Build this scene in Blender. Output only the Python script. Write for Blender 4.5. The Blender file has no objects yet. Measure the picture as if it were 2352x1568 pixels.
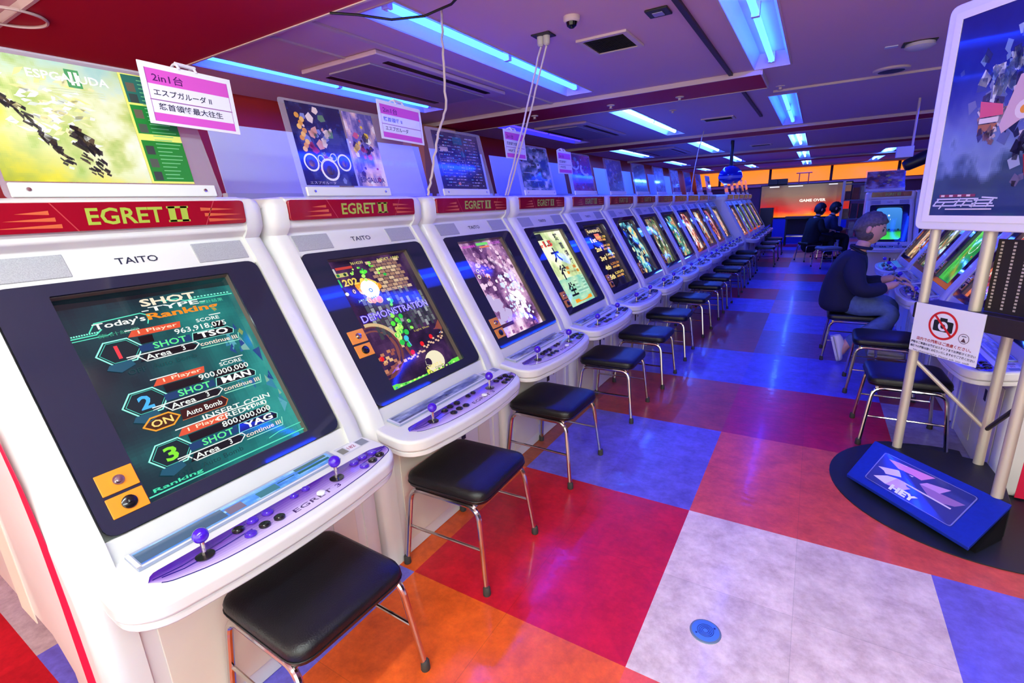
import bpy, bmesh, math, random
import numpy as np
from mathutils import Vector, Matrix, Euler

random.seed(7)
SC = bpy.context.scene
COL = SC.collection
PI = math.pi

# ------------------------------------------------------------------ camera
def setup_camera():
    f, yaw, pitch, roll = 1118.03, -.5545, -.2675, -.0449
    sy, cy, sp, cp = math.sin(yaw), math.cos(yaw), math.sin(pitch), math.cos(pitch)
    F = Vector((sy*cp, cy*cp, sp)); R = Vector((cy, -sy, 0)); U = R.cross(F)
    cr, sr = math.cos(roll), math.sin(roll)
    R2 = cr*R + sr*U; U2 = -sr*R + cr*U
    cam = bpy.data.cameras.new('camera')
    cam.sensor_fit = 'HORIZONTAL'; cam.sensor_width = 36.0
    cam.lens = 36.0*f/2352.0
    cam.clip_start = .02; cam.clip_end = 100
    o = bpy.data.objects.new('camera', cam); COL.objects.link(o)
    M = Matrix((R2, U2, -F)).transposed().to_4x4()
    M.translation = Vector((.3611, -1.1263, 1.3182))
    o.matrix_world = M
    SC.camera = o
setup_camera()

# ------------------------------------------------------------------ world, exposure
w = bpy.data.worlds.new('world'); SC.world = w; w.use_nodes = True
w.node_tree.nodes['Background'].inputs[0].default_value = (1.0, .95, .80, 1)
w.node_tree.nodes['Background'].inputs[1].default_value = 3.1   # added warm fill to lift shadows, entering where the back wall is omitted
SC.view_settings.view_transform = 'Standard'
SC.view_settings.look = 'None'
SC.view_settings.gamma = 1
SC.view_settings.use_curve_mapping = False
SC.view_settings.exposure = 0.0
try:
    SC.cycles.use_denoising = True
    SC.cycles.max_bounces = 6
    SC.cycles.sample_clamp_indirect = 6.0
except Exception:
    pass

BLUE = (.0040, .0290, 1.0); BLUE_S = 66.0    # blue fluorescent tubes
CYAN = (.030, .110, 1.0); CYAN_S = 110.0      # cooler white-blue tubes further in
WARM = (.82, 1.0, .93); WARM_S = 165.0        # plain white tubes behind the camera
SCREEN_S = 1.15

# ------------------------------------------------------------------ colour / materials
def s1(c):
    c = c/255.0
    return c/12.92 if c <= .04045 else ((c+.055)/1.055)**2.4
def lin(c):
    return (s1(c[0]), s1(c[1]), s1(c[2]), 1.0)

MATS = {}
def mat(name, rgb=(200, 200, 200), rough=.5, metal=0.0, emit=None, strength=1.0, coat=0.0, trans=0.0, alpha=1.0,
        noise=0.0, nscale=20.0, bump=0.0, bscale=60.0, spec=.5, ior=1.45, attr=None, emit_attr=False):
    if name in MATS: return MATS[name]
    m = bpy.data.materials.new(name); m.use_nodes = True
    nt = m.node_tree; b = nt.nodes['Principled BSDF']
    I = b.inputs
    I['Base Color'].default_value = lin(rgb)
    I['Roughness'].default_value = rough; I['Metallic'].default_value = metal
    I['IOR'].default_value = ior
    I['Specular IOR Level'].default_value = spec
    I['Coat Weight'].default_value = coat; I['Coat Roughness'].default_value = .05
    I['Transmission Weight'].default_value = trans
    I['Alpha'].default_value = alpha
    if emit is not None:
        I['Emission Color'].default_value = (emit[0], emit[1], emit[2], 1); I['Emission Strength'].default_value = strength
    if noise or bump:
        tc = nt.nodes.new('ShaderNodeTexCoord')
    if noise:
        n = nt.nodes.new('ShaderNodeTexNoise'); n.inputs['Scale'].default_value = nscale; n.inputs['Detail'].default_value = 6
        nt.links.new(tc.outputs['Object'], n.inputs['Vector'])
        r = nt.nodes.new('ShaderNodeValToRGB')
        r.color_ramp.elements[0].position = .3; r.color_ramp.elements[1].position = .75
        c = lin(rgb); k = 1-noise
        r.color_ramp.elements[0].color = (c[0]*k, c[1]*k, c[2]*k, 1)
        r.color_ramp.elements[1].color = (min(1, c[0]*(1+noise*.4)), min(1, c[1]*(1+noise*.4)), min(1, c[2]*(1+noise*.4)), 1)
        nt.links.new(n.outputs['Fac'], r.inputs['Fac']); nt.links.new(r.outputs['Color'], I['Base Color'])
    if bump:
        n2 = nt.nodes.new('ShaderNodeTexNoise'); n2.inputs['Scale'].default_value = bscale; n2.inputs['Detail'].default_value = 4
        nt.links.new(tc.outputs['Object'], n2.inputs['Vector'])
        bp = nt.nodes.new('ShaderNodeBump'); bp.inputs['Strength'].default_value = bump; bp.inputs['Distance'].default_value = .004
        nt.links.new(n2.outputs['Fac'], bp.inputs['Height']); nt.links.new(bp.outputs['Normal'], I['Normal'])
    if attr:
        a = nt.nodes.new('ShaderNodeAttribute'); a.attribute_name = attr
        if emit_attr:
            I['Base Color'].default_value = (.004, .004, .006, 1)
            nt.links.new(a.outputs['Color'], I['Emission Color']); I['Emission Strength'].default_value = strength
        else:
            nt.links.new(a.outputs['Color'], I['Base Color'])
    MATS[name] = m
    return m

WHITE = mat('white_plastic', (220, 219, 216), .32, coat=.25, noise=.05, nscale=6)
CREAM = mat('warm_lit_plastic', (222, 214, 198), .42, noise=.08, nscale=5)  # white plastic with the cream cast of the warm light in its colour
SPEAKERM = mat('speaker_mesh', (168, 168, 172), .6, noise=.25, nscale=400)
BEZEL = mat('smoked_bezel', (36, 38, 58), .035)
RIM = mat('screen_rim', (104, 92, 82), .4, metal=.2)
SCREEN = mat('screen_picture', (0, 0, 0), .08, attr='Col', emit_attr=True, strength=SCREEN_S)
PRINT = mat('printed_paper', (255, 255, 255), .35, attr='Col', coat=.3)
GLOSSPRINT = mat('print_behind_glass', (255, 255, 255), .25, attr='Col', coat=1.0)
MARQ = mat('red_marquee_plastic', (140, 8, 30), .18, coat=.5)
CHROME = mat('chrome', (205, 200, 196), .12, metal=1.0)
STEEL = mat('brushed_aluminium', (196, 188, 170), .42, metal=.35)
RUBBER = mat('dark_rubber', (52, 48, 46), .7)
VINYL = mat('black_vinyl', (10, 10, 14), .38, bump=.25, bscale=260)
PURPLE = mat('purple_joystick_plastic', (66, 22, 190), .12, coat=.6)
PURPLEB = mat('purple_button_plastic', (72, 34, 180), .2, coat=.4)
BLACKB = mat('black_button_plastic', (14, 14, 18), .22, coat=.4)
YELLOW = mat('yellow_coin_plate', (226, 140, 18), .4)
BLACK = mat('black_plastic', (12, 12, 15), .4)
REDSTRIPE = mat('red_stripe', (214, 14, 66), .4)
GLASSY = mat('clear_strip_cover', (120, 150, 190), .08, coat=.6)
ACRYL = mat('clear_acrylic', (225, 232, 255), .04, trans=0, alpha=.16, coat=.5)
PAPERW = mat('white_board', (205, 208, 232), .5)
TUBEB = mat('blue_tube', (10, 10, 10), .3, emit=BLUE, strength=BLUE_S)
TUBEC = mat('cyan_tube', (10, 10, 10), .3, emit=CYAN, strength=CYAN_S)
TUBEW = mat('warm_tube', (10, 10, 10), .3, emit=WARM, strength=WARM_S)
TUBED = mat('deep_blue_tube', (10, 10, 10), .3, emit=(.012, .006, 1.0), strength=14)
TROUGH = mat('white_reflector', (235, 235, 235), .35)
CEIL = mat('ceiling_paint', (222, 180, 190), .75, bump=.1, bscale=120)
REDCEIL = mat('red_ceiling_paint', (186, 4, 46), .6)
TRIMM = mat('pale_trim', (215, 190, 185), .5)
REDWALL = mat('red_wall', (176, 40, 22), .6, noise=.2, nscale=2)
DARKWALL = mat('dark_wall', (70, 50, 60), .7)
DARKGREY = mat('dark_grey_metal', (40, 38, 42), .5)
NAVY = mat('navy_jacket_cloth', (16, 20, 52), .85, bump=.2, bscale=40)
DENIM = mat('blue_denim', (84, 104, 146), .85, noise=.25, nscale=30)
SKIN = mat('skin', (205, 150, 130), .5)
HAIRM = mat('greying_hair', (92, 84, 92), .6, noise=.5, nscale=60, bump=.5, bscale=120)
BHAIR = mat('dark_hair', (22, 20, 26), .6, bump=.5, bscale=120)
SHOEM = mat('white_leather', (225, 222, 220), .5)
BLUEBASE = mat('blue_board', (12, 40, 150), .45, noise=.15, nscale=60)

# ------------------------------------------------------------------ object helpers
def link(o, parent=None):
    COL.objects.link(o)
    if parent is not None: o.parent = parent
    return o
def thing(name, label, cat, loc=(0, 0, 0), rotz=0.0, group=None, scale=None):
    o = bpy.data.objects.new(name, None); o.empty_display_size = .1
    COL.objects.link(o); o.location = loc; o.rotation_euler = (0, 0, rotz)
    if scale: o.scale = scale
    o['label'] = label; o['category'] = cat
    if group: o['group'] = group
    return o
def tag(o, label, cat, group=None):
    o['label'] = label; o['category'] = cat
    if group: o['group'] = group
    return o
def structure(o, label=None):
    o['kind'] = 'structure'
    if label: o['label'] = label
    return o
def dup_tree(root, loc=None, rotz=None, scale=None, label=None, group=None, skip=()):
    r = root.copy(); COL.objects.link(r)
    if loc is not None: r.location = loc
    if rotz is not None: r.rotation_euler = (0, 0, rotz)
    if scale: r.scale = scale
    if label: r['label'] = label
    if group: r['group'] = group
    def rec(src, dst):
        for ch in list(src.children):
            if ch.get('skipcopy'): continue
            if ch.name.split('.')[0] in skip: continue
            c = ch.copy(); COL.objects.link(c); c.parent = dst
            rec(ch, c)
    rec(root, r)
    return r

class MB:
    def __init__(s): s.v = []; s.f = []
    def add(s, vs, fs):
        n = len(s.v); s.v += [tuple(map(float, v)) for v in vs]; s.f += [tuple(i+n for i in f) for f in fs]; return s
    def box(s, x0, x1, y0, y1, z0, z1):
        v = [(x, y, z) for x in (x0, x1) for y in (y0, y1) for z in (z0, z1)]
        return s.add(v, [(0, 1, 3, 2), (4, 6, 7, 5), (0, 4, 5, 1), (2, 3, 7, 6), (0, 2, 6, 4), (1, 5, 7, 3)])
    def obox(s, c, ax, ay, az):
        """box from centre and three half-axis vectors"""
        c = Vector(c); ax = Vector(ax); ay = Vector(ay); az = Vector(az)
        v = [c+i*ax+j*ay+k*az for i in (-1, 1) for j in (-1, 1) for k in (-1, 1)]
        return s.add(v, [(0, 1, 3, 2), (4, 6, 7, 5), (0, 4, 5, 1), (2, 3, 7, 6), (0, 2, 6, 4), (1, 5, 7, 3)])
    def prism(s, pts, fn0, fn1):
        """closed 2D polygon swept between two mapping functions"""
        n = len(pts); v = [fn0(*p) for p in pts]+[fn1(*p) for p in pts]
        f = [tuple(range(n))[::-1], tuple(range(n, 2*n))]+[(i, (i+1) % n, n+(i+1) % n, n+i) for i in range(n)]
        return s.add(v, f)
    def tube(s, path, r, n=8, cap=True):
        P = [Vector(p) for p in path]; k = len(P); rr = r if isinstance(r, (list, tuple)) else [r]*k
        base = len(s.v); prev = None
        for i in range(k):
            t = (P[min(i+1, k-1)]-P[max(i-1, 0)])
            t = t.normalized() if t.length > 1e-9 else Vector((0, 0, 1))
            if prev is None:
                a = Vector((0, 0, 1)) if abs(t.z) < .9 else Vector((1, 0, 0)); u = t.cross(a).normalized()
            else:
                u = (prev-t*prev.dot(t)).normalized()
            prev = u; w_ = t.cross(u)
            for j in range(n):
                an = 2*PI*j/n; s.v.append(tuple(P[i]+rr[i]*(math.cos(an)*u+math.sin(an)*w_)))
        for i in range(k-1):
            for j in range(n):
                s.f.append((base+i*n+j, base+i*n+(j+1) % n, base+(i+1)*n+(j+1) % n, base+(i+1)*n+j))
        if cap:
            s.f.append(tuple(base+j for j in range(n))[::-1]); s.f.append(tuple(base+(k-1)*n+j for j in range(n)))
        return s
    def lathe(s, prof, n=20, org=(0, 0, 0), ax=(0, 0, 1)):
        ax = Vector(ax).normalized(); a = Vector((1, 0, 0)) if abs(ax.x) < .9 else Vector((0, 1, 0))
        u = ax.cross(a).normalized(); w_ = ax.cross(u); o = Vector(org)
        return s.tube_rings([(o+ax*z, r) for z, r in prof], u, w_, n)
    def tube_rings(s, rings, u, w_, n):
        base = len(s.v); k = len(rings)
        for c, r in rings:
            r = max(r, 1e-5)
            for j in range(n):
                an = 2*PI*j/n; s.v.append(tuple(c+r*(math.cos(an)*u+math.sin(an)*w_)))
        for i in range(k-1):
            for j in range(n):
                s.f.append((base+i*n+j, base+i*n+(j+1) % n, base+(i+1)*n+(j+1) % n, base+(i+1)*n+j))
        s.f.append(tuple(base+j for j in range(n))[::-1]); s.f.append(tuple(base+(k-1)*n+j for j in range(n)))
        return s
    def sphere(s, c, r, nu=20, nv=12, fn=None):
        rings = []; base = len(s.v); sx, sy_, sz = r if isinstance(r, (tuple, list)) else (r, r, r)
        for i in range(nv+1):
            th = PI*i/nv
            for j in range(nu):
                ph = 2*PI*j/nu
                d = Vector((math.sin(th)*math.cos(ph), math.sin(th)*math.sin(ph), math.cos(th)))
                p = Vector((d.x*sx, d.y*sy_, d.z*sz))
                if fn: p = fn(d, p)
                s.v.append(tuple(Vector(c)+p))
        for i in range(nv):
            for j in range(nu):
                s.f.append((base+i*nu+j, base+(i+1)*nu+j, base+(i+1)*nu+(j+1) % nu, base+i*nu+(j+1) % nu))
        return s
    def mesh(s, name):
        me = bpy.data.meshes.new(name); me.from_pydata(s.v, [], s.f); me.update()
        bm = bmesh.new(); bm.from_mesh(me)
        bmesh.ops.remove_doubles(bm, verts=bm.verts, dist=1e-6)
        bmesh.ops.recalc_face_normals(bm, faces=bm.faces)
        bm.to_mesh(me); bm.free()
        return me
    def build(s, name, m, parent=None, smooth=True, bevel=0.0, seg=2, angle=35):
        me = s.mesh(name); me.materials.append(m)
        if smooth:
            me.shade_smooth()
            if not bevel: me.set_sharp_from_angle(angle=math.radians(angle))
        o = bpy.data.objects.new(name, me); link(o, parent)
        if bevel:
            b = o.modifiers.new('bevel', 'BEVEL'); b.width = bevel; b.segments = seg; b.limit_method = 'ANGLE'
            b.angle_limit = math.radians(30); b.harden_normals = True
            me.set_sharp_from_angle(angle=math.radians(180))
        return o

def rpoly(pts, r, n=4):
    """round the corners of a closed 2D polygon; r may be per corner"""
    out = []; k = len(pts)
    for i in range(k):
        p0 = Vector(pts[i-1]); p1 = Vector(pts[i]); p2 = Vector(pts[(i+1) % k]); ri = r[i] if isinstance(r, (list, tuple)) else r
        if ri <= 0: out.append(tuple(p1)); continue
        a = (p0-p1); b = (p2-p1); d = min(ri, a.length*.49, b.length*.49)
        A = p1+a.normalized()*d; B = p1+b.normalized()*d
        for q in range(n+1):
            t = q/n; out.append(tuple((1-t)**2*A+2*t*(1-t)*p1+t*t*B))
    return out
def inset(poly, d):
    A = sum(poly[i-1][0]*poly[i][1]-poly[i][0]*poly[i-1][1] for i in range(len(poly))); sg = 1 if A > 0 else -1; out = []
    for i in range(len(poly)):
        p0 = Vector(poly[i-1]); p1 = Vector(poly[i]); p2 = Vector(poly[(i+1) % len(poly)])
        a = (p1-p0).normalized(); b = (p2-p1).normalized(); n = Vector((-a.y-b.y, a.x+b.x))*sg
        if n.length < 1e-6: out.append(tuple(p1)); continue
        n.normalize(); c = max(.45, n.dot(Vector((-a.y, a.x))*sg)); out.append(tuple(p1+n*(d/c)))
    return out
def rpath(pts, r, n=5):
    P = [Vector(p) for p in pts]; out = [P[0]]
    for i in range(1, len(P)-1):
        a = P[i-1]-P[i]; b = P[i+1]-P[i]; d = min(r, a.length*.49, b.length*.49)
        A = P[i]+a.normalized()*d; B = P[i]+b.normalized()*d
        for q in range(n+1):
            t = q/n; out.append((1-t)**2*A+2*t*(1-t)*P[i]+t*t*B)
    out.append(P[-1]); return out

# ------------------------------------------------------------------ text and painted pictures
_TX = {}
def text_polys(s, bold=0.0, spacing=1.0):
    key = (s, bold, spacing)
    if key in _TX: return _TX[key]
    cu = bpy.data.curves.new('t', 'FONT'); cu.body = s; cu.size = 1.0; cu.resolution_u = 2; cu.offset = bold; cu.fill_mode = 'FRONT'
    cu.space_character = spacing
    ob = bpy.data.objects.new('t', cu); COL.objects.link(ob)
    dg = bpy.context.evaluated_depsgraph_get(); me = bpy.data.meshes.new_from_object(ob.evaluated_get(dg))
    v = np.array([tuple(x.co)[:2] for x in me.vertices]) if len(me.vertices) else np.zeros((0, 2))
    f = [tuple(p.vertices) for p in me.polygons]
    bpy.data.objects.remove(ob); bpy.data.curves.remove(cu); bpy.data.meshes.remove(me)
    if len(v):
        v = v-v.min(0); ext = v.max(0)
    else: ext = np.array([1., 1.])
    _TX[key] = (v, f, ext); return _TX[key]

def vnoise(nu, nv, sc, seed=0, oct=4):
    rng = np.random.RandomState(seed); out = np.zeros((nv, nu)); amp = 1; tot = 0
    for o in range(oct):
        g = rng.rand(int(sc)+3, int(sc)+3)
        x = np.linspace(0, sc, nu); y = np.linspace(0, sc, nv)
        xi = x.astype(int); yi = y.astype(int); fx = x-xi; fy = (y-yi)[:, None]; fx = fx*fx*(3-2*fx); fy = fy*fy*(3-2*fy)
        xi = np.minimum(xi, g.shape[1]-2); yi = np.minimum(yi, g.shape[0]-2)
        a = g[np.ix_(yi, xi)]*(1-fx)+g[np.ix_(yi, xi+1)]*fx; b = g[np.ix_(yi+1, xi)]*(1-fx)+g[np.ix_(yi+1, xi+1)]*fx
        out += amp*(a*(1-fy)+b*fy); tot += amp; amp *= .55; sc *= 2
    return out/tot
def ramp(t, stops):
    """t array -> rgb array through [(pos,(r,g,b)),...]"""
    ps = [s[0] for s in stops]; cs = np.array([s[1] for s in stops], float)
    return np.stack([np.interp(t, ps, cs[:, i]) for i in range(3)], -1)

class Paint:
    """a printed or displayed picture: flat coloured shapes in (u, v) with thin layers"""
    def __init__(s): s.v = []; s.f = []; s.c = []; s.layer = 0
    def _add(s, pts, faces, col, layer=None):
        n = len(s.v); L = s.layer if layer is None else layer
        s.v += [(float(p[0]), float(p[1]), L) for p in pts]
        for i, f in enumerate(faces):
            s.f.append(tuple(a+n for a in f)); s.c.append(col[i] if isinstance(col, list) else col)
    def up(s): s.layer += 1; return s
    def grid(s, img, u0, v0, u1, v1):
        """img rows from bottom to top"""
        nv, nu = img.shape[:2]; pts = [(u0+(u1-u0)*i/nu, v0+(v1-v0)*j/nv) for j in range(nv+1) for i in range(nu+1)]
        fs = [(j*(nu+1)+i, j*(nu+1)+i+1, (j+1)*(nu+1)+i+1, (j+1)*(nu+1)+i) for j in range(nv) for i in range(nu)]
        s._add(pts, fs, [tuple(img[j, i]) for j in range(nv) for i in range(nu)]); return s
    def rect(s, u0, v0, u1, v1, c): s._add([(u0, v0), (u1, v0), (u1, v1), (u0, v1)], [(0, 1, 2, 3)], c); return s
    def poly(s, pts, c): s._add(pts, [tuple(range(len(pts)))], c); return s
    def line(s, pts, w_, c, closed=False):
        P = [Vector(p) for p in pts]
        if closed: P.append(P[0])
        for a, b in zip(P[:-1], P[1:]):
            d = (b-a)
            if d.length < 1e-9: continue
            d.normalize(); n = Vector((-d.y, d.x))*w_*.5; e = d*w_*.3
            s._add([a-n-e, b-n+e, b+n+e, a+n-e], [(0, 1, 2, 3)], c)
        return s
    def disc(s, u, v, r, c, n=20, ry=None):
        ry = ry or r
        s._add([(u+r*math.cos(2*PI*i/n), v+ry*math.sin(2*PI*i/n)) for i in range(n)], [tuple(range(n))], c); return s
    def ring(s, u, v, r0, r1, c, n=32, a0=0, a1=2*PI):
        for i in range(n):
            a = a0+(a1-a0)*i/n; b = a0+(a1-a0)*(i+1)/n
            s._add([(u+r0*math.cos(a), v+r0*math.sin(a)), (u+r1*math.cos(a), v+r1*math.sin(a)), (u+r1*math.cos(b), v+r1*math.sin(b)), (u+r0*math.cos(b), v+r0*math.sin(b))], [(0, 1, 2, 3)], c)
        return s
    def text(s, t, u, v, h, c, w_=None, bold=.0, shear=0.0, spacing=1.0, rot=0.0, flip=False):
        tv, tf, ext = text_polys(t, bold, spacing)
        if not len(tv): return s
        k = h/ext[1]; ku = (w_/ext[0]) if w_ else k
        p = np.stack([tv[:, 0]*ku+tv[:, 1]*k*shear, tv[:, 1]*k], -1)
        if rot:
            cr, sr = math.cos(rot), math.sin(rot); p = np.stack([p[:, 0]*cr-p[:, 1]*sr, p[:, 0]*sr+p[:, 1]*cr], -1)
        if flip: p[:, 1] *= -1
        s._add(p+np.array([u, v]), tf, c); return s
    def build(s, name, fn, m, parent=None, dl=.0003):
        me = bpy.data.meshes.new(name); me.from_pydata([fn(u, v, l*dl) for u, v, l in s.v], [], s.f); me.update()
        at = me.color_attributes.new('Col', 'FLOAT_COLOR', 'CORNER')
        arr = np.ones((len(me.loops), 4), np.float32); k = 0
        tot = np.array([len(f) for f in s.f]); cols = np.array(s.c, float)
        c = cols/255.0; c = np.where(c <= .04045, c/12.92, ((c+.055)/1.055)**2.4)
        arr[:, :3] = np.repeat(c, tot, axis=0)
        at.data.foreach_set('color', arr.ravel())
        me.materials.append(m)
        o = bpy.data.objects.new(name, me); link(o, parent); return o

def flat_text(name, t, fn, h, m, parent=None, w_=None, bold=0.0, depth=.0, align='c', spacing=1.0):
    """lettering as a mesh; fn maps (a, b) in the surface to 3D"""
    tv, tf, ext = text_polys(t, bold, spacing); k = h/ext[1]; ku = w_/ext[0] if w_ else k
    off = np.array([ext[0]*ku/2, h/2]) if align == 'c' else np.zeros(2)
    mb = MB(); mb.add([fn(a*ku-off[0], b*k-off[1]) for a, b in tv], tf)
    me = bpy.data.meshes.new(name); me.from_pydata(mb.v, [], mb.f); me.update(); me.materials.append(m)
    o = bpy.data.objects.new(name, me); link(o, parent); return o

# ------------------------------------------------------------------ room
CZ = 2.30
XL, XR, YB, YF = -3.75, 5.0, -3.6, 20.0
def floor_material():
    m = bpy.data.materials.new('floor_tiles'); m.use_nodes = True
    nt = m.node_tree; b = nt.nodes['Principled BSDF']; L = nt.links
    a = nt.nodes.new('ShaderNodeAttribute'); a.attribute_name = 'Col'
    tc = nt.nodes.new('ShaderNodeTexCoord')
    n = nt.nodes.new('ShaderNodeTexNoise'); n.inputs['Scale'].default_value = 9; n.inputs['Detail'].default_value = 12; n.inputs['Roughness'].default_value = .74
    L.new(tc.outputs['Object'], n.inputs['Vector'])
    r = nt.nodes.new('ShaderNodeValToRGB'); r.color_ramp.elements[0].position = .32; r.color_ramp.elements[1].position = .66
    r.color_ramp.elements[0].color = (.50, .38, .42, 1); r.color_ramp.elements[1].color = (1.22, 1.20, 1.21, 1)
    L.new(n.outputs['Fac'], r.inputs['Fac'])
    mx = nt.nodes.new('ShaderNodeMixRGB'); mx.blend_type = 'MULTIPLY'; mx.inputs[0].default_value = .72
    L.new(a.outputs['Color'], mx.inputs[1]); L.new(r.outputs['Color'], mx.inputs[2])
    n2 = nt.nodes.new('ShaderNodeTexNoise'); n2.inputs['Scale'].default_value = 45; n2.inputs['Detail'].default_value = 5
    L.new(tc.outputs['Object'], n2.inputs['Vector'])
    mx2 = nt.nodes.new('ShaderNodeMixRGB'); mx2.blend_type = 'OVERLAY'; mx2.inputs[0].default_value = .25
    L.new(mx.outputs[0], mx2.inputs[1]); L.new(n2.outputs['Fac'], mx2.inputs[2])
    L.new(mx2.outputs[0], b.inputs['Base Color'])
    b.inputs['Roughness'].default_value = .33
    b.inputs['Specular IOR Level'].default_value = .35
    b.inputs['Coat Weight'].default_value = .12; b.inputs['Coat Roughness'].default_value = .07
    n3 = nt.nodes.new('ShaderNodeTexNoise'); n3.inputs['Scale'].default_value = 9; n3.inputs['Detail'].default_value = 3
    mp = nt.nodes.new('ShaderNodeMapping'); mp.inputs['Scale'].default_value = (1, 2.2, 1)
    L.new(tc.outputs['Object'], mp.inputs['Vector']); L.new(mp.outputs['Vector'], n3.inputs['Vector'])
    bp = nt.nodes.new('ShaderNodeBump'); bp.inputs['Strength'].default_value = .10; bp.inputs['Distance'].default_value = .012
    L.new(n3.outputs['Fac'], bp.inputs['Height']); L.new(bp.outputs['Normal'], b.inputs['Normal'])
    L.new(bp.outputs['Normal'], b.inputs['Coat Normal'])
    return m

def build_floor():
    OR = (222, 92, 30); RD = (200, 26, 40); LV = (112, 104, 208); WH = (228, 210, 208); SA = (222, 86, 70)
    BR = (150, 58, 52); GR = (150, 142, 176); PU = (120, 70, 130)
    spec = {(-1, -1): OR, (0, -1): SA, (1, -1): OR, (-1, 0): RD, (0, 0): WH, (1, 0): LV, (-2, 0): OR, (-2, 1): (170, 84, 50), (-1, 1): LV, (0, 1): SA, (1, 1): SA,
            (-1, 2): (176, 66, 58), (0, 2): (186, 22, 64), (1, 2): GR, (-2, 2): BR, (-1, 3): LV, (0, 3): (96, 92, 214), (1, 3): BR, (-1, 4): BR, (0, 4): PU, (1, 4): BR,
            (-1, 5): (140, 54, 70), (0, 5): LV, (-1, 6): LV, (0, 6): (190, 110, 140), (-1, 7): RD, (0, 7): PU, (-1, 8): LV, (0, 8): LV, (-1, 9): PU, (0, 9): RD, (1, 9): GR,
            (-3, -1): (206, 180, 182), (-2, -1): LV, (-2, -2): RD, (-3, -2): RD, (-1, -2): LV, (0, -2): RD}
    rng = random.Random(4); pal = [LV, LV, BR, RD, GR, PU, SA, LV]
    P = Paint()
    xs = [.015+.825*i for i in range(-5, 8)]; ys = [-.015+.868*j for j in range(-5, 25)]
    for i in range(-5, 7):
        for j in range(-5, 24):
            c = spec.get((i, j)) or rng.choice(pal)
            x0, x1, y0, y1 = .015+.825*i, .015+.825*(i+1), -.015+.868*j, -.015+.868*(j+1)
            if j == 23: y1 = YF+.1
            jx, jy = (x0+x1)/2, (y0+y1)/2   # each square is laid from four small tiles with a hairline seam
            g = .0011
            for (a0, a1) in ((x0, jx-g), (jx+g, x1)):
                for (b0, b1) in ((y0, jy-g), (jy+g, y1)):
                    k = rng.uniform(.97, 1.03); P.rect(a0, b0, a1, b1, tuple(min(255, q*k) for q in c))
            d = tuple(q*.9 for q in c)
            P.rect(jx-g, y0, jx+g, y1, d); P.rect(x0, jy-g, jx-g, jy+g, d); P.rect(jx+g, jy-g, x1, jy+g, d)
    o = P.build('floor', lambda u, v, l: (u, v, 0), floor_material()); structure(o)
    return o
build_floor()

LIGHTS = [(-3.05, .71, 3.08, 'B'), (-3.05, 4.35, 6.85, 'D'), (-3.05, 8.25, 10.75, 'C'), (-3.05, 12.1, 14.6, 'C'), (-3.05, 16, 18.5, 'C'),
          (-1.6, .9, 3.4, 'B'), (-1.6, 4.5, 7.1, 'C'), (-1.6, 8.4, 11.0, 'C'), (-1.6, 12.2, 14.8, 'C'), (-1.6, 16, 18.6, 'C'),
          (-.05, 1.1, 3.6, 'B'), (-.05, 4.9, 7.4, 'B'), (-.05, 8.8, 11.2, 'C'), (-.05, 12.8, 15.2, 'C'), (-.05, 16.6, 19.0, 'C'), (-.05, -3.1, -.6, 'W'),
          (1.75, 1.0, 3.5, 'B'), (1.75, 4.9, 7.4, 'B'), (1.75, 14.0, 16.5, 'C'), (1.75, 17.0, 19.2, 'C'), (1.75, -3.1, -.6, 'W')]  # the two unseen near blue ones over the right cabinets are added for light
HW = .125
def build_ceiling():
    mb = MB(); cols = sorted(set(l[0] for l in LIGHTS))
    xs = [XL]
    def q(x0, x1, y0, y1): mb.box(x0, x1, y0, y1, CZ, CZ+.02)
    for c in cols:
        q(xs[-1], c-HW, YB, YF); xs.append(c+HW)
        y = YB
        for l in sorted([l for l in LIGHTS if l[0] == c], key=lambda l: l[1]):
            q(c-HW, c+HW, y, l[1]); y = l[2]
        q(c-HW, c+HW, y, YF)
    q(xs[-1], XR, YB, YF)
    structure(mb.build('ceiling', CEIL, smooth=False))
build_ceiling()

def ceiling_light(x, y0, y1, kind, label, group):
    t = thing('ceiling_light', label, 'ceiling light', (x, (y0+y1)/2, CZ), 0, group)
    h = (y1-y0)/2; w0 = HW; w1 = .085; d = .085
    mb = MB()
    # trough: sloped reflector sides, flat top, sloped end plates
    mb.add([(-w0, -h, 0), (w0, -h, 0), (w0, h, 0), (-w0, h, 0), (-w1, -h+.08, d), (w1, -h+.08, d), (w1, h-.08, d), (-w1, h-.08, d)],
           [(4, 5, 6, 7), (0, 1, 5, 4), (1, 2, 6, 5), (2, 3, 7, 6), (3, 0, 4, 7)])
    me = mb.mesh('reflector'); me.materials.append(TROUGH); link(bpy.data.objects.new('reflector', me), t)
    lip = MB()
    for (a0, a1, b0, b1) in ((-w0-.012, -w0, -h-.012, h+.012), (w0, w0+.012, -h-.012, h+.012), (-w0, w0, -h-.012, -h), (-w0, w0, h, h+.012)):
        lip.box(a0, a1, b0, b1, -.006, -.0005)
    lip.build('rim', TRIMM, t, smooth=False)
    T = {'B': TUBEB, 'C': TUBEC, 'W': TUBEW, 'D': TUBED}[kind]
    r = .019; tz = .03 if kind != 'W' else -.12  # white tubes hang low to throw more light along the ceiling
    for (a, b) in ((-h+.09, -.02), (.02, h-.09)):
        MB().tube([(0, a, tz), (0, b, tz)], r, 12).build('tube', T, t)
    for yy in (-h+.085, 0, h-.085):
        MB().box(-.022, .022, yy-.018, yy+.018, tz-.018, d+.002).build('lamp_holder', TROUGH, t, smooth=False)
    return t
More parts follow.
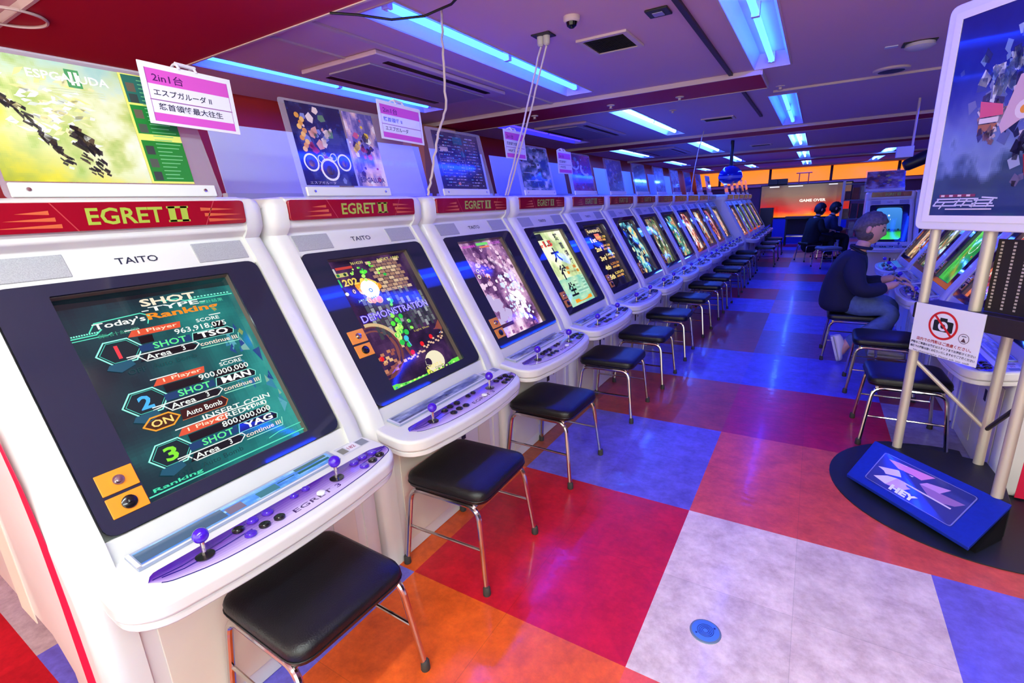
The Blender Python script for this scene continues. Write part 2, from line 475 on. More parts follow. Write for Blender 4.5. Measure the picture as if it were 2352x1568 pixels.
def light_labels():
    seen = {}
    where = {-3.05: 'above the far left cabinets', -1.6: 'above the long left row', -.05: 'over the aisle', 1.75: 'over the right cabinets'}
    order = ['nearest', 'second', 'third', 'fourth', 'fifth', 'sixth']
    for (x, y0, y1, k) in sorted(LIGHTS, key=lambda l: (l[0], l[1])):
        i = seen.get((x, k == 'W'), 0); seen[(x, k == 'W')] = i+1
        cn = {'B': 'blue', 'C': 'cyan', 'W': 'white', 'D': 'deep blue'}[k]
        if k == 'W': lab = 'low hung cool white tube light behind the camera, %s' % where[x]
        else: lab = '%s recessed %s tube light from the camera %s' % (order[i], cn, where[x])
        ceiling_light(x, y0, y1, k, lab, 'recessed tube lights in the ceiling')
light_labels()

def build_shell():  # back side stays open so the world's added fill gets in
    structure(MB().box(XL-.1, XL, YB, YF, 0, CZ).build('wall_left', REDWALL, smooth=False))
    structure(MB().box(XR, XR+.1, YB, YF, 0, CZ).build('wall_right', DARKWALL, smooth=False))
    mb = MB()   # far wall: solid below and beside the band of windows
    mb.box(XL, XR, YF, YF+.1, 0, 1.78); mb.box(XL, XR, YF, YF+.1, 2.27, CZ)
    structure(mb.build('wall_far', mat('far_wall', (120, 60, 70), .7), smooth=False))
    glow = mat('sunlit_orange_film', (40, 15, 3), .4, emit=(1.0, .24, .012), strength=1.25)
    xs = [XL, -2.95, -1.22, .68, 2.55, 3.8, XR]
    for i in range(len(xs)-1):
        o = structure(MB().box(xs[i]+.03, xs[i+1]-.03, YF+.04, YF+.06, 1.78, 2.27).build('window_%d' % (i+1), glow, smooth=False))
    mb = MB()
    for x in xs: mb.box(x-.04, x+.04, YF-.03, YF+.03, 1.7, 2.28)
    structure(mb.build('trim_1', mat('dark_mullion', (60, 30, 40), .6), smooth=False))
    structure(MB().box(XL, XR, YF-.12, YF-.005, 1.66, 1.745).build('windowsill', mat('sill_paint', (230, 150, 150), .5), smooth=False))
    # painted beams across the ceiling with pale edge trims
    k = 2
    for (x0, x1, y0, y1) in ((-3.45, -.13, -.1, .74), (XL, -.13, 3.63, 4.24), (XL, XR, 7.52, 8.12), (XL, XR, 11.3, 11.95), (XL, XR, 15.3, 15.95), (XL, XR, 19.3, 19.98)):
        structure(MB().box(x0, x1, y0, y1, CZ-.035, CZ-.001).build('beam_%d' % (k-1), REDCEIL, smooth=False))
        t = MB()
        for yy in (y0-.014, y1): t.box(x0, x1, yy, yy+.014, CZ-.04, CZ-.001)
        if x1 < 1: t.box(x1, x1+.012, y0, y1, CZ-.04, CZ-.001)
        if x0 > XL+.1: t.box(x0-.03, x0, y0-.014, y1, CZ-.045, CZ-.001)
        structure(t.build('trim_%d' % k, TRIMM, smooth=False)); k += 1
    # ceiling strip that carries on from the painted beam to the right
    structure(MB().box(-.11, 4.2, 4.62, 4.65, CZ-.02, CZ-.0005).build('trim_20', TRIMM, smooth=False))
    structure(MB().box(-.365, -.335, .8, 6.2, CZ-.018, CZ-.0005).build('trim_21', mat('dark_rail', (50, 34, 46), .5), smooth=False))
    structure(MB().box(-2.0, -1.97, .8, 3.6, CZ-.012, CZ-.0005).build('trim_22', TRIMM, smooth=False))
    structure(MB().box(-2.35, -2.33, .8, 3.6, CZ-.012, CZ-.0005).build('trim_23', TRIMM, smooth=False))
    # low partition behind the left row, the pillar on the left wall
    structure(MB().box(-2.35, -1.80, .15, 13.9, 0, 1.40).build('wall_partition', mat('partition_paint', (150, 110, 130), .6), smooth=False))
    structure(MB().box(XL, -3.45, 3.35, 3.95, 0, CZ-.05).build('pillar', mat('tan_paint', (196, 120, 80), .6), smooth=False))
build_shell()

# ------------------------------------------------------------------ things on the ceiling
def ceiling_things():
    def ac(x, y, lab):
        t = thing('air_conditioner', lab, 'air conditioner', (x, y, CZ), 0, 'ceiling air conditioners')
        MB().box(-.36, .36, -.76, .76, -.03, -.001).build('panel', mat('ac_panel', (214, 180, 192), .6), t, bevel=.008)
        MB().box(-.2, .2, -.66, .66, -.042, -.0305).build('intake_grille', mat('ac_grille', (170, 150, 168), .6), t, bevel=.004)
        for s in (-1, 1):
            MB().box(s*.28-.025, s*.28+.025, -.6, .6, -.034, -.0305).build('air_outlet', BLACK, t, smooth=False)
    ac(-2.42, 2.1, 'square ceiling air conditioner nearest the camera, between two blue tube lights')
    ac(-2.5, 5.6, 'second ceiling air conditioner, beyond the first dark red beam')
    ac(-2.4, 9.6, 'third ceiling air conditioner, far down the room')
    def vent(x, y, a, b, lab):
        t = thing('ceiling_vent', lab, 'vent', (x, y, CZ), 0, 'black ceiling vents')
        m = MB()
        for (x0, x1, y0, y1) in ((-a-.03, a+.03, -b-.03, -b), (-a-.03, a+.03, b, b+.03), (-a-.03, -a, -b, b), (a, a+.03, -b, b)):
            m.box(x0, x1, y0, y1, -.014, -.0005)
        m.build('frame', TRIMM, t, smooth=False)
        g = MB().box(-a, a, -b, b, -.003, -.0006)
        for i in range(14):
            yy = -b+(i+.5)*2*b/14; g.obox((0, yy, -.007), (a, 0, 0), (0, .006, .003), (0, -.0006, .0012))
        g.build('slats', BLACK, t, smooth=False)
    vent(-.86, 2.19, .13, .15, 'square black slatted vent beside the dome camera')
    vent(-.82, 6.0, .16, .1, 'second black vent, past the first dark red beam')
    vent(-.7, 10.2, .16, .1, 'third and farthest black ceiling vent')
    t = thing('dome_camera', 'small white dome security camera on the ceiling', 'camera', (-.876, 1.632, CZ))
    MB().lathe([(0, .045), (-.018, .045), (-.028, .036)], 24).build('housing', TRIMM, t)
    MB().lathe([(-.024, .032), (-.045, .026), (-.056, .012), (-.058, .001)], 20).build('dome', mat('dark_dome', (14, 12, 18), .08), t)
    t = thing('ceiling_plate', 'small dark square plate on the ceiling near the blue aisle light', 'plate', (-.47, 1.855, CZ))
    MB().box(-.06, .06, -.06, .06, -.012, -.0005).build('plate', DARKGREY, t, bevel=.004)
    MB().box(-.028, .028, -.028, .028, -.018, -.0125).build('cover', mat('lilac_plastic', (150, 140, 190), .4), t, bevel=.004)
    t = thing('power_outlet', 'ceiling power socket on a dark plate with white plugs', 'socket', (-1.131, 1.792, CZ))
    MB().box(-.06, .06, -.05, .05, -.008, -.0005).build('plate', DARKGREY, t, bevel=.003)
    for s in (-1, 1):
        MB().lathe([(-.0085, .022), (-.05, .02), (-.06, .012)], 14, (s*.02, 0, 0)).build('plug', mat('plug_plastic', (190, 180, 175), .4), t)
    t = thing('ceiling_speaker', 'round dark ceiling disc left of the poster board', 'speaker', (.78, 4.41, CZ))
    MB().lathe([(-.0005, .13), (-.016, .128), (-.02, .112)], 28).build('rim', TRIMM, t)
    MB().lathe([(-.0185, .112), (-.021, .08), (-.0215, .001)], 28).build('grille', DARKGREY, t)
    t = thing('smoke_detector', 'white oval detector under a dark ceiling opening, with a white tag', 'detector', (.86, 3.6, CZ))
    MB().box(-.10, .09, -.06, .07, -.008, -.0005).build('opening', BLACK, t, bevel=.004)
    MB().lathe([(-.0085, .082), (-.03, .088), (-.044, .06), (-.046, .001)], 28).build('cover', mat('detector_white', (210, 200, 205), .4), t)
    MB().box(-.2, -.125, -.03, .02, -.006, -.0005).build('tag', PAPERW, t, smooth=False)
    for (x, y, z, lab) in ((-.856, 4.05, CZ-.036, 'sprinkler head on the dark red beam right of the hanging cord'), (-1.5, 3.95, CZ-.036, 'sprinkler head in the middle of the first dark red beam'),
                        (-2.337, 3.9, CZ-.036, 'sprinkler head at the left of the first dark red beam'), (-1.138, 4.95, CZ, 'sprinkler head beyond the first dark red beam'), (-.04, 4.45, CZ, 'pinkish sprinkler head by the aisle light')):
        o = MB().lathe([(-.0005, .04), (-.008, .038), (-.012, .014), (-.03, .012), (-.034, .022), (-.037, .001)], 18, (0, 0, 0)).build('sprinkler_head', TRIMM)
        o.location = (x, y, z); tag(o, lab, 'sprinkler', 'ceiling sprinkler heads')
    o = MB().tube([Vector((-2.885+.13*math.cos(a), -.119+.13*math.sin(a), CZ-.043)) for a in [2*PI*i/32 for i in range(33)]], .007, 6).build('ceiling_ring', TRIMM)
    tag(o, 'round pale ring on the dark red beam, top left corner', 'ring')
    # cords
    CORD = mat('pale_cord', (196, 180, 178), .5)
    def cord(name, pts, r, m, lab):
        o = MB().tube(pts, r, 8).build(name, m); tag(o, lab, 'cord'); return o
    def wav(pts, n=10, a=.012, seed=1):
        rg = random.Random(seed); out = []
        for i in range(len(pts)-1):
            A = Vector(pts[i]); B = Vector(pts[i+1])
            for k in range(n): out.append(A.lerp(B, k/n)+Vector((rg.uniform(-a, a), rg.uniform(-a, a), 0))*.35)
        out.append(Vector(pts[-1])); return out
    cord('hanging_cable', wav([(-1.36, 1.12, 2.299), (-1.27, .99, 2.05), (-1.25, .958, 1.80), (-1.25, .87, 1.66), (-1.25, .80, 1.48), (-1.27, .79, 1.395)], 6), .006, CORD, 'thin pale cord hanging down between the second and third posters')
    cord('power_cable', wav([(-1.151, 1.792, 2.24), (-1.27, 1.80, 1.9), (-1.32, 1.70, 1.58), (-1.34, 1.62, 1.395)], 6, .006, 2), .006, CORD, 'pale power cord hanging from the ceiling socket, the left of two')
    cord('power_cable', wav([(-1.111, 1.792, 2.24), (-1.25, 1.82, 1.9), (-1.31, 1.72, 1.58), (-1.335, 1.64, 1.395)], 6, .006, 3), .006, CORD, 'pale power cord hanging from the ceiling socket, the right of two')
    cord('hanging_cable', wav([(-1.187, 7.056, 2.299), (-1.25, 7.05, 2.03), (-1.28, 6.95, 1.72), (-1.3, 6.9, 1.395)], 6, .006, 4), .007, CORD, 'pale cord hanging far along the left row')
    pts = [Vector((-1.72, .72, 2.252)), Vector((-1.6, .78, 2.235)), Vector((-1.5, .9, 2.225)), Vector((-1.36, .98, 2.232)), Vector((-1.2, .99, 2.25)), Vector((-1.05, .93, 2.275)), Vector((-.98, .86, 2.297))]
    cord('black_cable', pts, .006, BLACK, 'black cable sagging across the ceiling beside the blue tube light')
ceiling_things()

# ------------------------------------------------------------------ arcade cabinets (local x towards the player, y along the row)
BN = Vector((.865, 0, .501)); BT = Vector((-.501, 0, .865)); BO = Vector((.34, 0, .635))   # glass plane of the screen
def bz(p, q, d=0.0):
    v = BO+BT*q+BN*d; return (v.x, p, v.z)
PO = Vector((.024, 0, 1.180)); PT = Vector((-.054, 0, .082)).normalized(); PN = Vector((.835, 0, .55))
def pz(p, q, d=0.0):
    v = PO+PT*q+PN*d; return (v.x, p, v.z)
def cz(y, x, d=0.0): return (x, y, .576-.133*(x-.36)+d)

def inside(poly, x, y):
    c = False; n = len(poly); j = n-1
    for i in range(n):
        if (poly[i][1] > y) != (poly[j][1] > y) and x < (poly[j][0]-poly[i][0])*(y-poly[i][1])/(poly[j][1]-poly[i][1])+poly[i][0]: c = not c
        j = i
    return c

STRIPE = {}
PANEL = rpoly([(-.30, .452), (.345, .452), (.395, .470), (.388, .505), (.28, .536), (.1, .552), (-.05, .552), (-.2, .538), (-.292, .505), (-.315, .472)], [.01, .01, .01, .03, .1, .1, .1, .1, .03, .02], 4)

def make_cabinet(label, variant, loc):
    t = thing('arcade_cabinet', label, 'arcade machine', loc, 0, 'white arcade cabinets')
    n6 = BN*.06
    a = Vector((.342, 0, .628)); b = Vector((.026, 0, 1.176))
    B = [(.08, 0), (.39, 0), (.39, .50), (.362, .51), (.362, .575), (a.x, a.z), (a.x-n6.x, a.z-n6.z), (b.x-n6.x, b.z-n6.z), (b.x, b.z), (-.03, 1.262), (.0, 1.284), (.003, 1.385), (-.02, 1.393), (-.44, 1.393), (-.45, .40), (-.40, .27), (.02, .25), (.08, .20)]
    MB().prism(B, lambda x, z: (x, -.338, z), lambda x, z: (x, .338, z)).build('body', WHITE if variant != 1 else WHITE, t, bevel=.006)
    S = [(.10, .0), (.396, 0), (.396, .48), (.382, .555), (.352, .634), (.190, .914), (.034, 1.184), (-.018, 1.258), (-.004, 1.272), (.008, 1.290), (.010, 1.330), (.008, 1.366), (-.006, 1.386), (-.03, 1.391), (-.43, 1.391), (-.44, .40), (-.39, .275), (.03, .255), (.10, .20)]
    RR_ = .046
    for s in (-1, 1):
        mb = MB(); rings = [(.334, 0)]+[(.4125-RR_+RR_*math.sin(q), RR_*(1-math.cos(q))) for q in (0, .3, .6, .9, 1.2, 1.4, 1.5)]
        n = len(S)
        for y, d in rings: mb.v += [(p[0], s*y, max(0, p[1])) for p in (inset(S, d) if d else S)]
        for i in range(len(rings)-1):
            for j in range(n): mb.f.append((i*n+j, i*n+(j+1) % n, (i+1)*n+(j+1) % n, (i+1)*n+j))
        mb.f.append(tuple(range(n))); mb.f.append(tuple((len(rings)-1)*n+j for j in range(n)))
        mb.build('side_panel', WHITE, t, angle=42)
    L = [(.09, 1.03), (.17, .90), (.215, .79), (.24, .66), (.246, .5), (.242, .3), (.238, .012)]
    R = [(.10, 1.03), (.195, .90), (.255, .79), (.295, .66), (.308, .5), (.314, .3), (.318, .012)]
    if variant == 1:
        for s in (-1, 1):
            st = MB().prism(L+R[::-1], lambda x, z: (x, s*.4120, z), lambda x, z: (x, s*.4134, z)).build('side_stripe', REDSTRIPE, t, smooth=False)
            STRIPE[s] = st
    MB().prism([(-.20, .27), (-.08, .27), (-.08, 1.30), (-.20, 1.30)], lambda x, z: (x, -.4120, z), lambda x, z: (x, -.4145, z)).build('side_rail', CREAM, t, smooth=False)
    # marquee
    m = MB().prism(rpoly([(-.332, 1.308), (.332, 1.308), (.332, 1.381), (-.332, 1.381)], .012, 3), lambda y, z: (.0, y, z), lambda y, z: (.016, y, z)).build('marquee', MARQ, t, bevel=.004)
    P = Paint(); OG = (196, 92, 52)
    for k, (h0, w0) in enumerate(((.0, .0), (.33, .02), (.66, .05))):
        for sgn, x0 in ((-1, -.155), (1, .215)):
            tip = x0+sgn*(.12-w0*.8); v0 = 1.318+h0*.05
            P.poly([(x0+sgn*(-.004+h0*.03*-sgn), v0), (tip, v0+.003), (x0+sgn*(-.004+h0*.03*-sgn), v0+.010)][::sgn], OG)
    for x0, dx in ((-.165, .045), (.235, -.035)):
        P.line([(x0+dx, 1.309), (x0, 1.380)], .0025, (176, 60, 60))
    P.up(); P.text('EGRET', -.097, 1.322, .044, (158, 176, 62), .182, bold=.02); P.text('II', .100, 1.322, .044, (158, 176, 62), .052, bold=.02)
    P.rect(.096, 1.3215, .156, 1.3275, (158, 176, 62)); P.rect(.096, 1.3605, .156, 1.3665, (158, 176, 62))
    P.build('marquee_lettering', lambda u, v, l: (.0163+l, u, v), PRINT, m)
    # speakers and badge
    for s in (-1, 1):
        o = MB().prism([(s*.158, .018), (s*.318, .018), (s*.318, .086), (s*.158, .086)], lambda p, q: pz(p, q, -.004), lambda p, q: pz(p, q, .003)).build('speaker_grille', SPEAKERM, t, bevel=.002)
    flat_text('badge_lettering', 'TAITO', lambda a_, b_: pz(a_, .050+b_, .0012), .021, mat('badge_ink', (34, 38, 60), .4), t, w_=.105, bold=.01)
    # dark glass surround with the opening for the tube
    def ring(depth_front, depth_back, oh, ih):
        O = rpoly([(-oh[0], oh[1]), (oh[0], oh[1]), (oh[0], oh[2]), (-oh[0], oh[2])], oh[3], 5); I = rpoly([(-ih[0], ih[1]), (ih[0], ih[1]), (ih[0], ih[2]), (-ih[0], ih[2])], ih[3], 5)
        n = len(O); mb = MB()
        v = [bz(*p, depth_front) for p in O]+[bz(*p, depth_front) for p in I]+[bz(*p, depth_back) for p in O]+[bz(*p, depth_back) for p in I]
        f = []
        for i in range(n):
            j = (i+1) % n
            f += [(i, j, n+j, n+i), (2*n+i, 3*n+i, 3*n+j, 2*n+j), (i, 2*n+i, 2*n+j, j), (n+i, n+j, 3*n+j, 3*n+i)]
        return mb.add(v, f)
    ring(.0045, -.004, (.3285, -.006, .634, .035), (.2235, .030, .600, .004)).build('bezel', BEZEL, t, angle=30)
    ring(-.0042, -.036, (.236, .018, .612, .004), (.2225, .031, .599, .003)).build('screen_rim', RIM, t, angle=30)
    # coin entry plates
    dq = {1: -.045, 2: .115}.get(variant, -.03)
    for k, (q0, q1) in enumerate(((.075, .125), (.132, .185))):
        y = MB().prism([(-.302, q0+dq), (-.226, q0+dq), (-.226, q1+dq), (-.302, q1+dq)], lambda p, q: bz(p, q, .0046), lambda p, q: bz(p, q, .008)).build('coin_plate', YELLOW, t, bevel=.002)
        c = Vector(bz(-.262, (q0+q1)/2+dq, .0081))
        if k == 0: MB().lathe([(0, .016), (.004, .016), (.006, .013), (.006, .004), (.010, .004), (.011, .0005)], 18, c, BN).build('coin_button', BLACKB, y)
        else: MB().lathe([(0, .013), (.003, .012), (.003, .008), (.012, .0075), (.013, .0005)], 18, c, BN).build('lock', CHROME, y)
    # console
    O = rpoly([(-.37, .335), (.385, .335), (.405, .40), (.405, .505), (.345, .556), (.17, .578), (0, .584), (-.15, .578), (-.33, .556), (-.387, .505), (-.387, .40)], [.02, .02, .03, .05, .06, .06, .06, .06, .06, .05, .03], 4)
    MB().prism(O, lambda y, x: cz(y, x, 0), lambda y, x: cz(y, x, -.044)).build('console', WHITE, t, bevel=.012, seg=3)
    O2 = [(y*.985, .335+(x-.335)*.975) for y, x in O]
    MB().prism(O2, lambda y, x: cz(y, x, -.0445), lambda y, x: cz(y, x, -.066)).build('console_skirt', WHITE, t, bevel=.006)
    P = Paint(); nu, nv = 72, 11; y0, y1 = -.3149, .3949
    def span(y):
        xs = []
        for k in range(len(PANEL)):
            (ya, xa), (yb, xb) = PANEL[k-1], PANEL[k]
            if (ya <= y) != (yb <= y): xs.append(xa+(xb-xa)*(y-ya)/(yb-ya))
        return (min(xs), max(xs)) if xs else (.475, .475)
    for i in range(nu):
        ya = y0+(y1-y0)*i/nu; yb = y0+(y1-y0)*(i+1)/nu; A0 = span(ya); B0 = span(yb)
        for j in range(nv):
            e = abs((ya+yb)/2-.04)/.36; f = (j+.5)/nv; f0 = j/nv; f1 = (j+1)/nv
            k = max(0, min(1, f*1.25-.32+.42*(1-e)**1.2))
            c = tuple(A+(B_-A)*k for A, B_ in zip((66, 20, 140), (206, 188, 230)))
            P._add([(ya, A0[0]+(A0[1]-A0[0])*f0), (yb, B0[0]+(B0[1]-B0[0])*f0), (yb, B0[0]+(B0[1]-B0[0])*f1), (ya, A0[0]+(A0[1]-A0[0])*f1)], [(0, 1, 2, 3)], c)
    P.up()
    DB = (36, 16, 120)
    for w_ in (0, 1):
        P.line([(-.305+.015*w_, .474+.008*w_), (-.25, .482+.012*w_), (-.16, .478+.02*w_), (-.09, .466+.03*w_)], .004, DB)
        P.line([(.385-.012*w_, .478+.006*w_), (.33, .470+.02*w_), (.27, .476+.02*w_)], .004, DB)
    P.line([p for p in PANEL[12:-6]], .003, DB)
    P.text('EGRET 3', .012, .530, .016, (60, 30, 90), .155, bold=.01, flip=True)
    P.build('control_panel', lambda u, v, l: cz(u, v, .0006+l), GLOSSPRINT, t)
    def stick(y, x):
        j = MB().lathe([(0, .021), (.0015, .021), (.0025, .008), (.003, .001)], 20, cz(y, x, .0012)).build('joystick', BLACKB, t)
        MB().lathe([(.003, .0052), (.040, .0052)], 10, cz(y, x, .0005)).build('shaft', CHROME, j)
        MB().sphere(cz(y, x, .056), .0178, 20, 12).build('ball_top', PURPLE, j)
    stick(-.203, .492); stick(.18, .492)
    pat = [0, 1, 1, 1, 0, 0, 1, 1, 1, 1, 0, 0] if variant == 1 else [0]*12
    bs = [(-.112, .474), (-.072, .470), (-.031, .472), (-.103, .512), (-.063, .509), (-.024, .513), (.262, .474), (.300, .470), (.338, .474), (.270, .512), (.308, .508), (.344, .502)]
    for k, (y, x) in enumerate(bs+[(.052, .468), (.091, .466)]):
        r = .0145 if k < 12 else .0115
        mm = (PURPLEB if pat[k] else BLACKB) if k < 12 else (PURPLEB if variant == 1 else BLACKB)
        MB().lathe([(.0, r), (.004, r), (.0055, r-.002), (.0050, r-.004), (.0068, r-.0055), (.007, .0005)], 18, cz(y, x, .0012)).build('button', mm, t)
    MB().lathe([(.0, .012), (.004, .012), (.006, .009), (.0062, .0005)], 18, cz(.105, .515, .0012)).build('button', TROUGH, t)
    # instruction strip under a clear cover
    g = MB().box(-.312, .252, .362, .428, -.004, .004)
    g.v = [cz(y, x, .0045+z) for (y, x, z) in [(v[0], v[1], v[2]) for v in g.v]]
    # (box axes are y, x, height here)
    strip = g.build('instruction_strip', mat('strip_holder', (150, 160, 186), .2, coat=.4), t, bevel=.002)
    P = Paint(); rg = np.random.RandomState(3+variant)
    im = ramp(vnoise(60, 5, 6, 5+variant), [(.25, (60, 70, 96)), (.5, (110, 120, 150)), (.75, (170, 182, 206))]) if variant != 1 else ramp(vnoise(60, 5, 7, 5), [(.25, (60, 120, 210)), (.5, (90, 160, 230)), (.75, (160, 210, 245))])
    P.grid(im, -.30, .370, .24, .418); P.up()
    if variant == 1:
        P.rect(-.30, .374, -.10, .414, (70, 96, 120)); P.rect(-.095, .384, -.05, .414, (120, 110, 130)); P.rect(.12, .372, .23, .385, (30, 90, 80)); P.rect(.12, .392, .23, .402, (40, 100, 90))
        P.rect(-.01, .386, .05, .414, (60, 120, 130)); P.rect(.055, .390, .11, .394, (30, 80, 90))
    P.rect(-.312, .4215, .252, .4275, (226, 228, 240)); P.rect(-.312, .363, -.303, .4275, (220, 222, 236))
    P.build('instruction_card', lambda u, v, l: cz(u, v, .0088+l), GLOSSPRINT, strip)
    P = Paint(); P.rect(.272, .366, .385, .418, (196, 198, 204)); P.up(); P.rect(.275, .378, .300, .410, (112, 110, 100)); P.rect(.348, .380, .382, .414, (110, 116, 128))
    P.rect(.305, .374, .345, .412, (222, 220, 226)); P.up()
    tv, tf, ext = text_polys('182', .01); k = .016/ext[1]
    P._add([(.308+x_*k*1.0, .402-y_*k) for x_, y_ in tv], tf, (150, 40, 60))
    P.build('number_plate', lambda u, v, l: cz(u, v, .0008+l), PRINT, t)
    MB().lathe([(0, .008), (.002, .007), (.0025, .0005)], 14, cz(.352, .352, .0004)).build('bolt', BLACKB, t)
    # front of the base
    d = MB().box(.3905, .3965, -.03, .20, .10, .44).build('coin_door', WHITE, t, bevel=.003)
    MB().box(.397, .3985, .075, .105, .33, .385).build('coin_slot', BLACK, d, smooth=False)
    MB().lathe([(0, .010), (.003, .010), (.0035, .001)], 14, (.397, .16, .36), (1, 0, 0)).build('lock', CHROME, d)
    MB().box(.3905, .3945, -.30, -.04, .06, .46).build('kick_panel', CREAM, t, bevel=.003)
    MB().box(.3905, .3945, .21, .30, .06, .46).build('kick_panel', CREAM, t, bevel=.003)
    return t

SW, SH, SQ = .4445, .5675, .0315
def screen_map(u, v, l):
    p = (u/.75-.5); 
    d = -.024+.014*(1-(2*p)**2)*(1-(2*v-1)**2)
    return bz(p*SW, SQ+v*SH, d+l*1.2)

def scr_ranking():
    P = Paint(); n = vnoise(45, 60, 5, 11); U, V = np.meshgrid(np.linspace(0, 1, 45), np.linspace(0, 1, 60))
    base = ramp(np.clip(n*.5+U*.45+(1-V)*.12-.12, 0, 1), [(0, (8, 24, 36)), (.3, (12, 58, 66)), (.55, (22, 112, 110)), (1, (76, 190, 176))])
    base[V > .95] = base[V > .95]*.5
    P.grid(base, 0, 0, .75, 1); P.up()
    rg = random.Random(5)
    for i in range(26):   # blue machine shards behind the table
        u = rg.uniform(.56, .73); v = rg.uniform(.18, .72); r = rg.uniform(.015, .05); a = rg.uniform(0, 6)
        P.poly([(u+r*math.cos(a+k*2.1)*.6, v+r*1.3*math.sin(a+k*2.1)) for k in range(3)], rg.choice([(36, 92, 150), (52, 128, 158), (84, 160, 176), (30, 64, 130), (120, 170, 150)]))
    P.poly([(.60, .83), (.615, .84), (.70, .66), (.685, .64)], (130, 150, 90))
    P.up(); TL = (90, 226, 190); W_ = (232, 238, 232)
    P.line([(0, .805), (.10, .805), (.125, .825)], .006, TL); P.line([(.0, .792), (.14, .792), (.155, .80)], .004, TL)
    P.line([(.50, .897), (.74, .897)], .006, TL); P.line([(.40, .915), (.47, .915), (.50, .897)], .005, TL)
    for i in range(12): P.rect(.53+i*.017, .905, .54+i*.017, .912, (130, 240, 210)); P.rect(.005+i*.009, .812, .011+i*.009, .819, (130, 240, 210))
    P.line([(.08, .82), (.11, .86), (.29, .87), (.32, .85), (.30, .81)], .005, TL)
    P.text('Today\'s', .10, .818, .040, W_, .20, bold=.02); P.text('SHOT', .31, .90, .042, (240, 226, 200), .25, bold=.03)
    P.text('-TYPE-', .30, .868, .026, W_, .29, bold=.02); P.text('Ranking', .31, .815, .046, (240, 140, 30), .33, bold=.03)
    P.text('集計結果', .56, .862, .020, (80, 200, 160), .12); P.text('集計結果', .10, .782, .020, (60, 150, 120), .16)
    def block(v, num, ncol, score, who, on):
        c = (.15, v); hexa = [(c[0]+.088*math.cos(PI/3*k), c[1]+.066*math.sin(PI/3*k)) for k in range(6)]
        P.poly(hexa, (10, 36, 44)); P.up(); P.line(hexa, .006, (150, 244, 224), True); P.line([(c[0]+(p[0]-c[0])*.86, c[1]+(p[1]-c[1])*.86) for p in hexa], .003, (70, 190, 170), True)
        P.text(num, c[0]-(.028 if num != '1' else .016), v-.034, .066, ncol, .052 if num != '1' else None, bold=.03)
        P.poly([(.20, v+.058), (.225, v+.088), (.43, v+.088), (.42, v+.055), (.23, v+.055)], (222, 84, 52)); P.up()
        P.text('1 Player', .245, v+.060, .023, (250, 220, 190), .165, bold=.01)
        P.rect(.235, v+.012, .62, v+.050, (14, 12, 14)); P.line([(.20, v+.092), (.63, v+.092)], .005, W_)
        P.text('SCORE', .50, v+.062, .020, W_, .115, bold=.015); P.up(); P.text(score, .385, v+.016, .034, W_, .25, bold=.012)
        P.rect(.22, v-.028, .44, v+.006, (20, 60, 110)); P.up(); P.text('SHOT', .275, v-.027, .033, (96, 232, 140), .145, bold=.02)
        P.poly([(.44, v-.034), (.455, v+.008), (.63, v+.008), (.655, v-.012), (.645, v-.034)], (12, 20, 26)); P.line([(.44, v-.034), (.455, v+.008), (.63, v+.008), (.655, v-.012), (.645, v-.034)], .004, (150, 236, 220), True)
        P.up(); P.text(who, .475, v-.029, .034, (246, 248, 244), .15, bold=.03)
        P.poly([(.20, v-.076), (.225, v-.042), (.43, v-.042), (.45, v-.058), (.43, v-.078)], (14, 14, 18)); P.line([(.16, v-.05), (.20, v-.045), (.225, v-.078), (.43, v-.078), (.46, v-.055), (.45, v-.04), (.16, v-.038)], .005, W_)
        P.up(); P.text('Area', .225, v-.073, .027, W_, .105, bold=.015); P.text('3', .38, v-.070, .026, W_, bold=.015)
        P.text('continue', .462, v-.072, .022, (240, 214, 196), .15, bold=.015); P.text('III', .625, v-.072, .022, (240, 214, 196), .028, bold=.015); P.line([(.46, v-.082), (.655, v-.082), (.668, v-.04)], .004, (150, 230, 200))
        P.poly([(.075, v-.075), (.09, v-.055), (.17, v-.05), (.18, v-.078), (.12, v-.10)], (22, 84, 110))
        if on:
            h2 = [(.17+.072*math.cos(PI/3*k), v-.112+.036*math.sin(PI/3*k)) for k in range(6)]
            P.poly(h2, (70, 34, 6)); P.up(); P.line(h2, .007, (240, 160, 40), True); P.text('ON', .128, v-.129, .034, (255, 214, 120), .085, bold=.02)
            P.poly([(.245, v-.14), (.25, v-.09), (.44, v-.09), (.46, v-.115), (.44, v-.14)], (60, 18, 10)); P.line([(.245, v-.14), (.44, v-.14), (.46, v-.115), (.44, v-.09)], .004, (230, 120, 60))
            P.up(); P.text('Auto Bomb', .265, v-.130, .027, W_, .165, bold=.015)
        else:
            P.text('OFF', .14, v-.122, .024, (20, 62, 66), .07); P.text('Auto Bomb', .235, v-.122, .024, (20, 62, 66), .19)
    block(.70, '1', (240, 60, 70), '963,918,075', 'TSO', False)
    block(.435, '2', (70, 180, 250), '900,000,000', 'MAN', True)
    block(.17, '3', (130, 226, 50), '800,000,000', 'YAG', False)
    P.up(); P.text('INSERT COIN', .32, .258, .026, W_, .34, bold=.012); P.text('CREDIT  0', .37, .228, .026, W_, .26, bold=.012)
    P.line([(0, .022), (.75, .022)], .006, TL); P.text('Ranking', .03, .028, .022, (70, 220, 170), .20, bold=.02); P.line([(.56, .05), (.62, .062), (.75, .062)], .004, TL)
    return P

